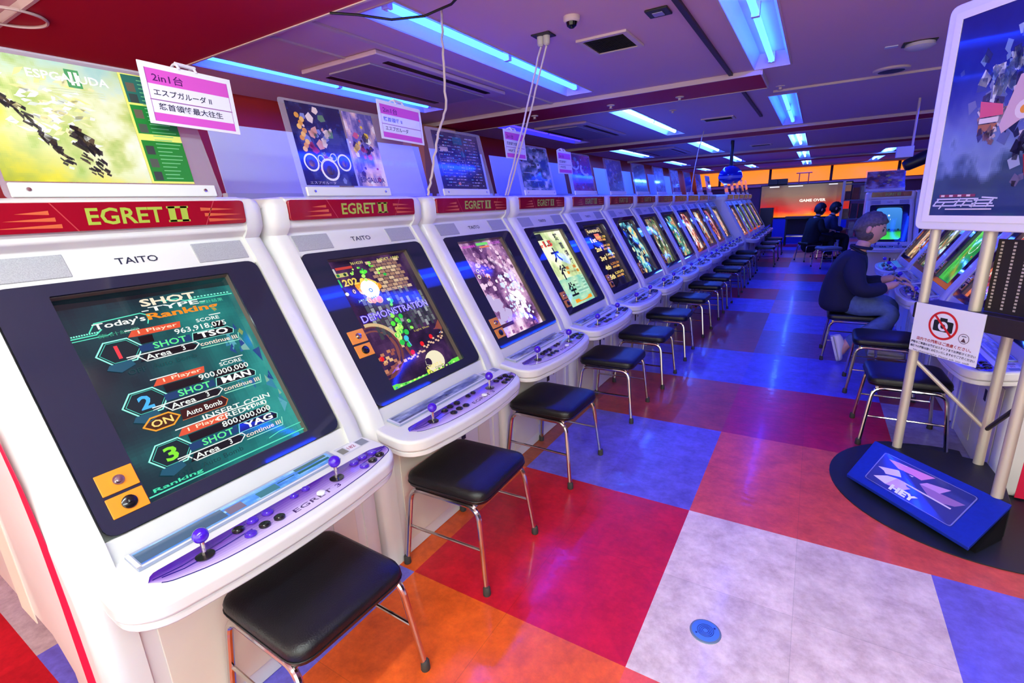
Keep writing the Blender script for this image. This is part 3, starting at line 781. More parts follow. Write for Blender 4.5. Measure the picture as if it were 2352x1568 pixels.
def scr_bricks():
    P = Paint(); n = vnoise(45, 60, 8, 21); P.grid(ramp(n, [(.2, (22, 12, 34)), (.5, (48, 26, 62)), (.8, (86, 52, 92))]), 0, 0, .75, 1); P.up(); rg = random.Random(2)
    for r in range(9):
        for c in range(6):
            u = .33+c*.055+(.027 if r % 2 else 0); v = .70+r*.03
            if u > .62: continue
            P.rect(u, v, u+.049, v+.025, rg.choice([(188, 152, 120), (160, 122, 100), (206, 176, 140), (140, 104, 90)]))
    for c in range(18):
        for r in range(6):
            u = .13+c*.033; v = .36+r*.055+(.027 if c % 2 else 0)
            if v+u*.35 > .86 or u > .70: continue
            P.rect(u, v, u+.028, v+.049, rg.choice([(40, 44, 50), (70, 76, 80), (104, 110, 112), (150, 156, 156), (56, 60, 66)]))
    P.ring(.06, .28, .20, .225, (206, 176, 130), 24, -.1, 1.6); P.disc(.06, .28, .20, (106, 56, 52), 30); P.disc(.06, .28, .17, (126, 70, 62), 30); P.up()
    for i in range(16): P.rect(*(lambda u, v: (u, v, u+.03, v+.022))(rg.uniform(.02, .22), rg.uniform(.12, .26)), rg.choice([(186, 122, 84), (220, 176, 120), (150, 80, 66)]))
    P.poly([(.28, .255), (.66, .32), (.74, .38), (.74, .30), (.66, .235), (.30, .17)], (136, 66, 54))
    for i in range(22): P.rect(*(lambda u, v: (u, v, u+.022, v+.014))(.26+i*.021, .16+i*.0045+rg.uniform(-.03, .012)), (222, 182, 150))
    for u, v in ((.33, .20), (.45, .235), (.57, .265), (.06, .235)): P.disc(u, v, .02, (226, 24, 30), 9)
    P.line([(.30, .175), (.70, .275)], .005, (150, 190, 255))
    P.disc(.50, .075, .10, (232, 222, 190), 22, .085); P.disc(.43, .085, .035, (44, 26, 60), 12); P.rect(.40, 0, .62, .02, (60, 36, 70))
    P.rect(0, .0, .75, .035, (104, 220, 70)); P.rect(.38, .0, .56, .035, (214, 226, 70)); P.up()
    for i in range(16): P.rect(.01+i*.044, .004, .03+i*.044, .016, rg.choice([(50, 150, 50), (190, 250, 130), (220, 240, 90)]))
    # burst of light
    for k in range(26):
        a = rg.uniform(0, 6.28); r = rg.uniform(.05, .09); P.disc(.245+r*math.cos(a), .735+r*math.sin(a), rg.uniform(.02, .034), rg.choice([(250, 190, 40), (255, 220, 90), (240, 150, 30)]), 10)
    P.up(); P.disc(.245, .745, .075, (244, 250, 246), 20); P.up(); P.ring(.245, .735, .010, .016, (60, 130, 220), 14)
    for u, v, r in ((.26, .85, .035), (.33, .45, .05), (.33, .36, .055), (.31, .31, .05), (.26, .90, .02), (.42, .86, .028), (.44, .41, .03), (.36, .60, .03), (.18, .90, .018), (.36, .94, .02)):
        for k in range(6): P.disc(u+rg.uniform(-r, r), v+rg.uniform(-r, r)*1.4, r*.42, rg.choice([(80, 226, 60), (150, 246, 90), (40, 190, 70), (200, 240, 120)]), 8)
    P.up(); P.disc(.33, .315, .022, (60, 190, 220), 10); P.line([(.33, .315), (.345, .25)], .008, (90, 190, 240))
    P.rect(.0, .905, .05, .945, (190, 190, 190)); P.rect(.06, .93, .20, .95, (190, 60, 50)); P.rect(.035, .875, .085, .905, (196, 190, 110)); P.rect(.085, .875, .135, .905, (196, 190, 110)); P.disc(.055, .89, .012, (30, 120, 70)); P.disc(.11, .89, .012, (20, 60, 40)); P.up()
    P.text('202', .06, .80, .055, (238, 206, 90), .12, bold=.03); P.text('0', .10, .735, .035, (238, 206, 90), bold=.03); P.rect(.015, .80, .045, .86, (60, 200, 100)); P.disc(.05, .745, .014, (230, 230, 210))
    P.text('3614230', .20, .955, .022, (230, 220, 120), .11); P.text('NEXT 1000', .45, .955, .022, (230, 220, 120), .22)
    for i in range(9): P.poly([(.10+i*.018, .66+.01*(i % 3)), (.12+i*.018, .67), (.11+i*.018, .685)], rg.choice([(190, 210, 220), (120, 160, 220)]))
    P.text('DEMONSTRATION', .055, .508, .062, (70, 40, 210), .66, bold=.05); P.up(); P.text('DEMONSTRATION', .058, .513, .052, (190, 180, 250), .655, bold=.0)
    P.text('Light Shot', .43, .335, .020, (206, 190, 90), .17); P.text('CREDIT 0', .38, .036, .024, (236, 220, 110), .17); P.text('DEMO', .47, .012, .02, (90, 90, 30), .1)
    return P

def scr_noise(seed, stops, blobs=(), n=40, sc=6, boxes=()):
    P = Paint(); nn = vnoise(33, 44, sc, seed); nn = np.clip((nn-.5)*1.7+.5, 0, 1); P.grid(ramp(nn, stops), 0, 0, .75, 1); P.up(); rg = random.Random(seed)
    for (cols, cnt, u0, u1, v0, v1, r0, r1) in blobs:
        for i in range(cnt):
            u = rg.uniform(u0, u1); v = rg.uniform(v0, v1); r = rg.uniform(r0, r1); a = rg.uniform(0, 6)
            P.poly([(min(.745, max(.005, u+r*math.cos(a+k*1.257)*rg.uniform(.5, 1))), min(.995, max(.005, v+r*math.sin(a+k*1.257)*rg.uniform(.5, 1)))) for k in range(5)], rg.choice(cols))
        P.up()
    for (u0, v0, u1, v1, c) in boxes: P.rect(u0, v0, u1, v1, c)
    P.up()
    return P

def scr_violet():
    P = scr_noise(31, [(.1, (70, 36, 84)), (.4, (142, 96, 150)), (.65, (206, 160, 196)), (.9, (240, 220, 236))],
        [([(232, 200, 226), (206, 160, 200), (170, 116, 160), (110, 70, 120)], 90, .02, .73, .45, .93, .015, .05), ([(186, 170, 214)], 14, .05, .26, .10, .42, .05, .09), ([(255, 244, 252), (240, 220, 250), (200, 220, 255)], 90, .30, .68, .12, .60, .01, .04), ([(255, 255, 255), (255, 240, 255)], 40, .40, .60, .10, .40, .02, .05), ([(240, 150, 90), (80, 40, 90)], 10, .14, .24, .55, .7, .008, .02)])
    P.rect(.02, .10, .25, .135, (64, 34, 56)); P.text('1P 063460', .02, .945, .03, (206, 70, 196), .26, bold=.02); P.rect(.31, .955, .50, .985, (110, 214, 110)); P.text('HI SCORE', .52, .95, .028, (190, 90, 210), .20, bold=.02); P.rect(.34, .925, .5, .943, (226, 120, 90))
    P.disc(.12, .70, .02, (240, 230, 220)); P.disc(.10, .64, .022, (240, 230, 220)); P.up(); P.disc(.12, .70, .012, (90, 60, 90)); P.disc(.10, .64, .013, (90, 60, 90))
    for i in range(20): P.line([(.36+.016*i, .78-.012*i), (.375+.016*i, .82-.013*i)], .005, (246, 236, 250))
    for i in range(9): P.rect(.03+i*.07, .015+.012*(i % 2), .07+i*.07, .05, (206, 150, 196) if i % 2 else (150, 90, 150))
    return P

def scr_brush():
    P = scr_noise(41, [(.1, (166, 190, 128)), (.4, (206, 222, 160)), (.7, (236, 240, 200)), (.95, (250, 248, 224))])
    im = ramp(vnoise(30, 16, 5, 42), [(.2, (110, 190, 170)), (.6, (170, 216, 180)), (.9, (210, 232, 190))]); P.grid(im, 0, 0, .75, .36); P.up()
    K = (16, 20, 22)
    for ch, u, v, h in (('怒', .50, .86, .11), ('首', .53, .74, .10), ('領', .56, .62, .10), ('蜂', .58, .50, .10), ('大', .20, .58, .20), ('往', .20, .34, .20), ('生', .20, .12, .18)): P.text(ch, u, v, h, K, bold=.03)
    P.rect(.02, .90, .22, .99, (30, 34, 50)); P.up(); P.text('1.5', .16, .80, .085, (30, 24, 30), .20, bold=.08); P.up(); P.text('1.5', .16, .80, .085, (230, 70, 60), .20, bold=.03); P.text('ver', .03, .80, .04, (220, 70, 60), .11, bold=.03)
    P.rect(.34, .40, .70, .44, (224, 150, 30)); P.rect(.36, .46, .66, .50, (206, 130, 30)); P.rect(.22, .03, .70, .075, (240, 150, 20)); P.up()
    for r in range(9): P.line([(.40, .14+r*.022), (.71, .14+r*.022)], .006, (104, 130, 120) if r % 2 else (230, 240, 226))
    P.text('怒首領蜂', .37, .408, .025, (120, 60, 10), .30)
    return P

def scr_gold():
    P = scr_noise(51, [(.2, (8, 8, 14)), (.6, (20, 18, 28)), (.95, (50, 40, 50))]); G = [(240, 200, 90), (222, 160, 60), (250, 226, 150), (190, 120, 50)]; rg = random.Random(8)
    P.rect(.10, .87, .62, .95, (90, 66, 30)); P.line([(.10, .87), (.62, .87), (.62, .95), (.10, .95)], .010, (240, 206, 120), True); P.text('RANKING', .15, .885, .05, (246, 220, 160), .42, bold=.03)
    for i, t in enumerate(('1st', '2nd', '3rd', '4th', '5th')):
        v = .73-i*.15
        P.text(t, .10, v, .075, (250, 220, 140), .18, bold=.04); P.line([(.06, v-.02), (.70, v-.02)], .006, (170, 120, 60)); P.text('%d,%03d,%03d' % (9-i, 641-97*i, 120+88*i), .32, v+.045, .045, G[i % 4], .38, bold=.03); P.text('AAA BBB'[:7], .34, v, .035, (240, 170, 80), .30, bold=.03)
    P.rect(.30, .76, .48, .86, (230, 120, 90))
    return P

def scr_sky():
    P = Paint(); V = np.linspace(0, 1, 30)[:, None]*np.ones((1, 24)); P.grid(ramp(V+.06*(vnoise(24, 30, 5, 3)-.5), [(0, (70, 220, 90)), (.22, (50, 190, 60)), (.26, (16, 60, 70)), (.34, (40, 110, 190)), (1, (70, 140, 226))]), 0, 0, .75, 1); P.up()
    P.disc(.38, .74, .03, (220, 236, 255)); P.rect(.42, .60, .435, .64, (200, 220, 250)); rg = random.Random(3)
    for i in range(8): P.rect(.05+i*.085, .28, .10+i*.085, .30+rg.uniform(0, .05), (18, 50, 50))
    P.rect(0, .88, .75, 1, (12, 14, 30)); P.rect(0, 0, .75, .06, (12, 14, 30))
    return P
def scr_field():
    P = scr_noise(63, [(.2, (30, 130, 40)), (.6, (60, 180, 60)), (.95, (110, 220, 100))], sc=4); P.line([(.05, .5), (.70, .52)], .012, (220, 245, 220)); P.ring(.38, .5, .09, .10, (220, 245, 220)); P.rect(0, .9, .75, 1, (20, 40, 60))
    for i in range(8): P.disc(.1+.075*i, .3+.4*((i*37) % 10)/10, .014, (240, 240, 250) if i % 2 else (226, 60, 50))
    return P
PAL = [
    [(.15, (10, 12, 24)), (.4, (30, 60, 90)), (.6, (90, 190, 200)), (.8, (220, 230, 190)), (.95, (240, 200, 120))],
    [(.15, (18, 26, 18)), (.4, (60, 90, 56)), (.6, (110, 130, 80)), (.8, (150, 90, 60)), (.95, (200, 220, 190))],
    [(.15, (16, 30, 30)), (.4, (40, 130, 110)), (.6, (100, 180, 130)), (.8, (200, 110, 70)), (.95, (226, 226, 200))],
    [(.15, (60, 20, 22)), (.4, (190, 80, 60)), (.6, (230, 190, 160)), (.8, (240, 230, 220)), (.95, (90, 160, 170))],
    [(.15, (30, 14, 14)), (.4, (120, 60, 40)), (.6, (220, 150, 70)), (.8, (90, 170, 200)), (.95, (240, 230, 200))],
    [(.15, (40, 14, 18)), (.4, (170, 60, 40)), (.6, (226, 120, 70)), (.8, (100, 90, 150)), (.95, (240, 220, 200))],
    [(.15, (40, 34, 24)), (.4, (150, 120, 80)), (.6, (230, 210, 160)), (.8, (220, 120, 70)), (.95, (120, 150, 180))],
    [(.15, (20, 14, 34)), (.4, (80, 60, 110)), (.6, (190, 140, 120)), (.8, (226, 120, 60)), (.95, (240, 230, 230))]]
def scr_generic(i):
    pal = PAL[i % len(PAL)]; cols = [c for _, c in pal[1:]]
    return scr_noise(100+i*7, pal, [(cols, 46, .05, .70, .05, .95, .015, .07), ([(255, 255, 250), (255, 230, 180), (180, 240, 255)], 26, .1, .65, .1, .9, .006, .02)], sc=5, boxes=[(0, .93, .75, 1, (14, 12, 24))])

def add_screen(root, P):
    o = P.build('screen', screen_map, SCREEN, root); o['skipcopy'] = 1; return o

XM = -1.283; PITCH = .83
def cab_y(i): return .35+PITCH*(i-2)
ORD = ['', 'nearest', 'second', 'third', 'fourth', 'fifth', 'sixth', 'seventh', 'eighth', 'ninth', 'tenth', 'eleventh', 'twelfth', 'thirteenth', 'fourteenth', 'fifteenth', 'sixteenth', 'seventeenth']
LOOK = {1: 'green score ranking on screen, nearest the camera', 2: 'brick castle game and purple word across its screen', 3: 'pale violet game on screen', 4: 'black brush characters on a pale green screen',
        5: 'gold ranking list on a dark screen', 6: 'dark screen of cyan and cream shapes', 7: 'olive green screen', 8: 'teal and rust screen', 9: 'pale red and cream screen', 10: 'brown and orange screen', 11: 'rust red screen', 12: 'beige screen just before the row steps forward'}
SCR = {1: scr_ranking, 2: scr_bricks, 3: scr_violet, 4: scr_brush, 5: scr_gold}
CABS = {}
def build_row():
    c1 = make_cabinet('white arcade cabinet with %s' % LOOK[1], 1, (XM, cab_y(1), 0)); CABS[1] = c1
    c2 = make_cabinet('white arcade cabinet with %s' % LOOK[2], 2, (XM, cab_y(2), 0)); CABS[2] = c2
    c3 = make_cabinet('white arcade cabinet with %s' % LOOK[3], 3, (XM, cab_y(3), 0)); CABS[3] = c3
    for i in range(4, 13):
        CABS[i] = dup_tree(c3, (XM, cab_y(i), 0), 0, label='white cabinet with %s, %s in the left row' % (LOOK[i], ORD[i]))
    for k in range(5):
        i = 13+k
        lab = 'arcade cabinet, %s of the five standing forward at the far left end' % ['nearest', 'second', 'middle', 'fourth', 'farthest'][k]
        CABS[i] = dup_tree(c3, (-1.10, 9.49+PITCH*k, 0), 0, label=lab)
    STRIPE[1].parent = None
    for i in range(1, 18): add_screen(CABS[i], SCR[i]() if i in SCR else scr_generic(i-6))
    # right row faces the aisle from the other side
    ys = [1.98, 2.81, 3.64, 4.47, 5.30]
    rl = ['first in the right row, just behind the poster stand', 'second in the right row, before the seated man', 'third in the right row, played by the seated man', 'fourth in the right row, just beyond the seated man', 'fifth and last in the right row']
    for k, y in enumerate(ys):
        c = dup_tree(c3, (1.54, y, 0), PI, label='white arcade cabinet %s' % rl[k]); CABS['r%d' % k] = c
        if k == 0: STRIPE[1].parent = c
        add_screen(c, scr_field() if k == 2 else scr_generic((6, 13, 0, 9, 22)[k]))
    for k, x in enumerate((1.30, 1.90)):
        c = dup_tree(c3, (x, 8.35, 0), -PI/2, scale=(.9, .72, .945), label=['white arcade cabinet facing the camera, with a blue sky over green on screen', 'white arcade cabinet facing the camera, half hidden by the poster board edge'][k]); CABS['f%d' % k] = c
        add_screen(c, scr_sky() if k == 0 else scr_generic(31))
build_row()

# ------------------------------------------------------------------ stools
def make_stool(label, loc, rotz=0.0, group='black stools of the left row'):
    t = thing('stool', label, 'stool', loc, rotz, group)
    P = rpoly([(-.175, -.172), (.175, -.172), (.175, .172), (-.175, .172)], .055, 6)
    mb = MB(); rings = [(.335, .955), (.337, .985), (.348, 1.0), (.366, 1.0), (.377, .975), (.384, .90), (.388, .70), (.389, .35), (.389, .02)]
    n = len(P)
    for z, k in rings: mb.v += [(x*k, y*k, z) for x, y in P]
    for i in range(len(rings)-1):
        for j in range(n): mb.f.append((i*n+j, i*n+(j+1) % n, (i+1)*n+(j+1) % n, (i+1)*n+j))
    mb.f.append(tuple(range(n))[::-1]); mb.f.append(tuple((len(rings)-1)*n+j for j in range(n)))
    seat = mb.build('seat', VINYL, t, angle=60)
    MB().tube([(x*1.002, y*1.002, .350) for x, y in P]+[(P[0][0]*1.002, P[0][1]*1.002, .350)], .0022, 6, cap=False).build('piping', VINYL, seat)
    for s in (-1, 1):
        path = rpath([(-.182, s*.188, .012), (-.150, s*.160, .322), (.150, s*.160, .322), (.182, s*.188, .012)], .05, 6)
        MB().tube(path, .0098, 10).build('leg_frame', CHROME, t)
        MB().tube([(-.165, s*.173, .165), (.165, s*.173, .165)], .0055, 8).build('stretcher', CHROME, t)
        for x in (-1, 1):
            MB().lathe([(0, .0135), (.003, .0145), (.030, .0130), (.034, .0100)], 12, (x*.183, s*.1885, 0)).build('foot_cap', RUBBER, t)
    for x in (-1, 1):
        MB().tube([(x*.135, -.160, .326), (x*.135, .160, .326)], .0075, 8).build('seat_rail', CHROME, t)
    return t
def build_stools():
    ys = [-.49, .205, .965, 1.79, 2.45, 3.17, 4.0, 4.82, 5.48, 6.3, 7.12, 7.9, 8.7]
    xs = [-.69, -.69, -.70, -.675, -.65, -.655, -.65, -.645, -.645, -.62, -.63, -.64, -.64]
    desc = ['black stool nearest the camera, in front of the green ranking screen', 'second black stool from the camera, standing on red and orange floor', 'third black stool from the camera, at the edge of the lavender square', 'fourth black stool from the camera in the left row', 'fifth black stool from the camera in the left row', 'sixth black stool from the camera in the left row', 'seventh black stool from the camera in the left row',
            'eighth black stool from the camera in the left row', 'ninth black stool from the camera in the left row', 'tenth black stool from the camera in the left row', 'eleventh black stool from the camera in the left row', 'twelfth black stool from the camera in the left row', 'thirteenth black stool, last before the row steps forward']
    rz = [-.03, .03, -.02, .02, 0, .03, -.03, .02, 0, .02, -.02, 0, .03]
    s0 = make_stool(desc[0], (xs[0], ys[0], 0), rz[0])
    for i in range(1, 13): dup_tree(s0, (xs[i], ys[i], 0), rz[i], label=desc[i])
    for k, y in enumerate((9.7, 10.8, 12.0)): dup_tree(s0, (-.42, y, 0), .02, label='black stool in front of the far forward cabinets, %s of three' % ['nearest', 'middle', 'farthest'][k])
    for k, (x, y, r, lab) in enumerate(((.86, 2.07, .02, 'black stool behind the poster stand poles, with bright chrome legs'), (.84, 2.88, -.03, 'black stool between the poster stand and the seated man'), (.70, 3.64, 0, 'black stool the man in the navy jacket sits on'))):
        dup_tree(s0, (x, y, 0), PI+r, label=lab, group='black stools of the right row')
    g = dup_tree(s0, (.62, 9.6, 0), .4, label='grey topped stool beside the two standing people', group='black stools of the right row')
    for ch in g.children:
        if ch.name.startswith('seat') and 'rail' not in ch.name:
            ch.data = ch.data.copy(); ch.data.materials[0] = mat('grey_vinyl', (120, 122, 132), .45)
build_stools()

# ------------------------------------------------------------------ posters and signs on top of the left row
CL, SL = math.cos(.2), math.sin(.2)
def poster_wash():
    P = Paint(); nu, nv = 84, 60; n = vnoise(nu, nv, 6, 71); U, V = np.meshgrid(np.linspace(0, 1, nu), np.linspace(0, 1, nv))
    pale = ramp(n, [(.2, (150, 176, 90)), (.4, (190, 200, 130)), (.55, (210, 216, 172)), (.8, (222, 226, 214))])
    yel = ramp(n, [(.2, (110, 124, 16)), (.5, (180, 176, 34)), (.8, (214, 204, 70))])
    k = np.clip(1.15-V*2.2-U*1.3+(n-.5)*1.8, 0, 1)[..., None]
    k2 = np.clip(1-np.hypot((U-.04)*1.4, V-.55)*6, 0, 1)[..., None]; img = pale*(1-k)+yel*k; img = img*(1-k2)+np.array([244, 226, 0])*k2
    t = np.clip(V*3-2.35+(n-.5)*1.4, 0, 1)[..., None]; img = img*(1-t)+np.array([150, 190, 186])*t
    P.grid(img, 0, 0, 1.02, 1); P.up(); rg = random.Random(6)
    for i in range(70):   # pale feathered strokes
        x = rg.gauss(.40, .20); y = rg.gauss(.62, .16); a = rg.uniform(-.6, .9); l = rg.uniform(.04, .14)
        if .02 < x < .86 and .1 < y < .93: P.poly([(x, y), (x+l*.5*math.cos(a)-.012, y+l*.5*math.sin(a)+.016), (x+l*math.cos(a), y+l*math.sin(a)*.8), (x+l*.5*math.cos(a)+.01, y+l*.5*math.sin(a)-.016)], rg.choice([(226, 230, 220), (212, 216, 206), (214, 212, 160), (222, 218, 140), (196, 206, 190)]))
    P.up()
    for cx, cy, k in ((.13, .66, .9), (.20, .60, .9), (.27, .52, .8), (.33, .40, 1), (.38, .28, 1), (.42, .19, .7), (.55, .46, 1.1), (.59, .40, 1.2), (.53, .36, 1.1), (.62, .34, 1.2), (.56, .22, .6), (.60, .12, .6), (.66, .18, .7), (.67, .09, .6)):
        for i in range(6):   # loose dark ink shards
            a = rg.uniform(-1.2, -.5); l = rg.uniform(.03, .08)*k; x = cx+rg.uniform(-.03, .03); y = cy+rg.uniform(-.04, .04); w_ = rg.uniform(.012, .026)*k
            P.poly([(x, y), (x+l*math.cos(a)+w_, y+l*math.sin(a)), (x+l*math.cos(a)*1.25, y+l*math.sin(a)*1.3-w_), (x-w_*.6, y-w_)], rg.choice([(40, 44, 44), (56, 58, 50), (80, 70, 54), (30, 32, 40)]))
    for i in range(30):
        x = rg.gauss(.42, .14); y = rg.gauss(.58, .1); P.poly([(x+.05*rg.uniform(.2, 1)*math.cos(q*1.57), y+.04*rg.uniform(.2, 1)*math.sin(q*1.57)) for q in range(4)], rg.choice([(244, 246, 236), (226, 230, 214), (236, 226, 160)]))
    P.up(); P.rect(.62, .80, .72, .95, (58, 140, 84)); P.up(); P.text('ESPGALUDA', .36, .84, .07, (240, 244, 236), .56, bold=.02); P.text('II', .645, .82, .11, (236, 244, 226), bold=.03)
    for i in range(3): P.line([(.46, .78-.02*i), (.86, .78-.02*i)], .006, (206, 214, 170))
    P.rect(1.02, 0, 1.40, 1, (222, 224, 110)); P.up(); G = (24, 122, 44)
    P.rect(1.04, .74, 1.40, .99, (30, 100, 90)); P.rect(1.04, .46, 1.40, .72, G); P.rect(1.04, .02, 1.40, .40, G); P.up()
    for v in (.87, .77, .63, .50, .30, .18, .06): P.rect(1.06, v-.03, 1.13, v+.05, rg.choice([(70, 80, 70), (96, 84, 70), (50, 60, 60)]))
    for v in np.arange(.05, .96, .036): P.line([(1.16, v), (1.16+rg.uniform(.12, .22), v)], .008, (110, 190, 130))
    return P
def poster_generic(seed, stops, cols, w_=.75, n=26, title=None, tc=(240, 240, 240), lines=0):
    P = Paint(); nn = np.clip((vnoise(int(36*w_), 40, 5, seed)-.5)*1.6+.5, 0, 1); P.grid(ramp(nn, stops), 0, 0, w_, 1); P.up(); rg = random.Random(seed)
    for i in range(n):
        x = rg.gauss(w_/2, w_*.2); y = rg.gauss(.52, .2); r = rg.uniform(.02, .09); a = rg.uniform(0, 6)
        P.poly([(min(w_-.01, max(.01, x+r*math.cos(a+k*1.257)*rg.uniform(.5, 1))), min(.99, max(.01, y+r*math.sin(a+k*1.257)*rg.uniform(.5, 1)))) for k in range(5)], rg.choice(cols))
    P.up()
    for i in range(lines):
        y = .05+.9*i/lines; x = rg.uniform(.05, .2)*w_; P.line([(x, y), (x+rg.uniform(.2, .6)*w_, y)], .012, tc)
    P.up()
    if title: P.text(title, w_*.08, .05, .07, tc, w_*.84, bold=.02)
    return P
def poster_navy():
    P = poster_generic(81, [(.2, (14, 18, 50)), (.5, (30, 36, 80)), (.8, (60, 66, 110))], [(150, 40, 60), (206, 150, 130), (226, 210, 200), (90, 130, 90), (120, 130, 190)], .82, 34)
    for i in range(10): P.disc(.12+.03*(i % 3), .44+.045*i, .035, (216, 150, 50) if i % 2 else (236, 190, 90), 9)
    for (u, v, r) in ((.16, .28, .11), (.42, .20, .14), (.68, .30, .11), (.32, .33, .05), (.52, .36, .05)): P.ring(u, v, r*.82, r*1.02, (240, 240, 246), 20)
    P.up()
    for (u, v, r) in ((.16, .28, .08), (.42, .20, .11), (.68, .30, .08)): P.disc(u, v, r, (50, 44, 60), 14); P.disc(u, v-.01, r*.55, (196, 140, 60), 10)
    P.text('エスプガルーダ', .06, .015, .035, (200, 190, 200), .4); return P
def poster_pink():
    return poster_generic(82, [(.2, (90, 84, 150)), (.45, (160, 140, 190)), (.7, (226, 190, 190)), (.9, (240, 226, 226))], [(236, 200, 60), (150, 40, 60), (60, 40, 50), (240, 240, 246), (200, 90, 110)], .56, 30, 'ESPGALUDA', (50, 50, 110))
def poster_list():
    P = poster_generic(83, [(.2, (24, 18, 20)), (.5, (50, 40, 44)), (.8, (76, 66, 72))], [(40, 60, 66), (70, 60, 64), (50, 90, 96), (90, 84, 90)], .98, 14); rg = random.Random(9)
    P.line([(.06, .28), (.58, .28), (.58, .75), (.06, .75)], .006, (150, 140, 150), True); P.line([(.06, .52), (.58, .52)], .006, (150, 140, 150))
    for r in range(17):
        v = .05+r*.054
        for (a, b) in ((.08, .54), (.64, .92)):
            u = a
            while u < b:
                l = rg.uniform(.02, .08)
                if rg.random() < .7: P.rect(u, v, min(b, u+l), v+.018, rg.choice([(170, 165, 180), (130, 126, 140), (150, 120, 120), (100, 150, 160)]))
                u += l+.015
    P.rect(.10, .66, .26, .73, (200, 180, 170)); P.disc(.36, .09, .03, (226, 140, 100), 9); P.rect(.40, .80, .60, .93, (40, 96, 110)); return P

def poster_stand(loc, y0, y1, acr, posters, label, group='poster stands on the left row', h=.37, br=None):
    """acrylic sheet in a white bracket on the cabinet top; posters = [(y0, y1, s0, s1, Paint, width)]"""
    t = thing('poster_stand', label, 'poster stand', loc, 0, group)
    pp = lambda y, s, d=0.0: (-s*SL+d*CL, y, s*CL+d*SL)
    a = MB(); P = rpoly([(acr[0], 0), (acr[1], 0), (acr[1]-.03, h), (acr[0], h)], .012, 3); a.prism(P, lambda y, s: pp(y, s, -.002), lambda y, s: pp(y, s, .001))
    a.build('acrylic_sheet', ACRYL, t, smooth=False)
    b = br or (y0, y1)
    MB().prism([(b[0], 0), (b[1], 0), (b[1], .036), (b[0], .036)], lambda y, s: pp(y, s, .0045), lambda y, s: pp(y, s, .016)).build('bracket', WHITE, t, bevel=.003)
    for y in (b[0]+.035, b[1]-.035):
        MB().lathe([(0, .006), (.003, .005), (.0035, .0005)], 10, pp(y, .018, .0163), (CL, 0, SL)).build('screw', CHROME, t)
    for (a0, a1, s0, s1, Pt, w_) in posters:
        Pt.build('poster', lambda u, v, l: pp(a0+(a1-a0)*u/w_, s0+(s1-s0)*v, .0022+l), GLOSSPRINT, t)
    return t

def hanging_sign(loc, w_, h, rows, label, tilt=0.0, clip=True):
    t = thing('hanging_sign', label, 'sign', loc, 0, 'pink and white signs on the left row')
    t.rotation_euler = (tilt, -.10, 0)
    MB().box(-.0035, -.0005, -w_/2, w_/2, -h, 0).build('sleeve', PAPERW, t, bevel=.001)
    P = Paint(); W_ = (224, 226, 236); PK = (206, 84, 190); P.rect(-w_/2, -h, w_/2, 0, W_); P.up(); m = .014
    P.rect(-w_/2+m, -.016-h*.25, w_/2-m, -.016, PK); P.rect(-w_/2+m, -h+.008, w_/2-m, -h+.008+h*.14, PK); P.line([(-w_/2+m, -h*.60), (w_/2-m, -h*.60)], .003, (150, 90, 160))
    P.line([(-w_/2+m+.001, -.016), (-w_/2+m+.001, -h+.01)], .0018, (170, 110, 180)); P.line([(w_/2-m-.001, -.016), (w_/2-m-.001, -h+.01)], .0018, (170, 110, 180)); P.up()
    P.text('2in1台', -w_/2+.030, -.016-h*.21, h*.15, (80, 24, 96), w_*.32, bold=.012)
    x0 = -w_/2+.026
    P.text(rows[0], x0, -h*.53, h*.115, (34, 36, 66), w_*rows[2], bold=.012); P.text(rows[1], x0+.006, -h*.76, h*.115, (34, 36, 66), w_*rows[3], bold=.012)
    P.build('sign_print', lambda u, v, l: (l+.0002, u, v), PRINT, t)
    if clip:
        c = MB().tube(rpath([(0, -.02, -.004), (-.012, -.02, .016), (-.03, -.02, .020), (-.05, -.02, .012)], .01, 4), .004, 8)
        c.tube(rpath([(0, .03, -.004), (-.012, .03, .014), (-.03, .03, .016), (-.05, .03, .010)], .01, 4), .004, 8)
        c.tube([(-.012, -.024, .0165), (-.012, .034, .0145)], .006, 8)
        c.build('clip', mat('clear_clip', (214, 210, 224), .2, coat=.5), t)
    return t

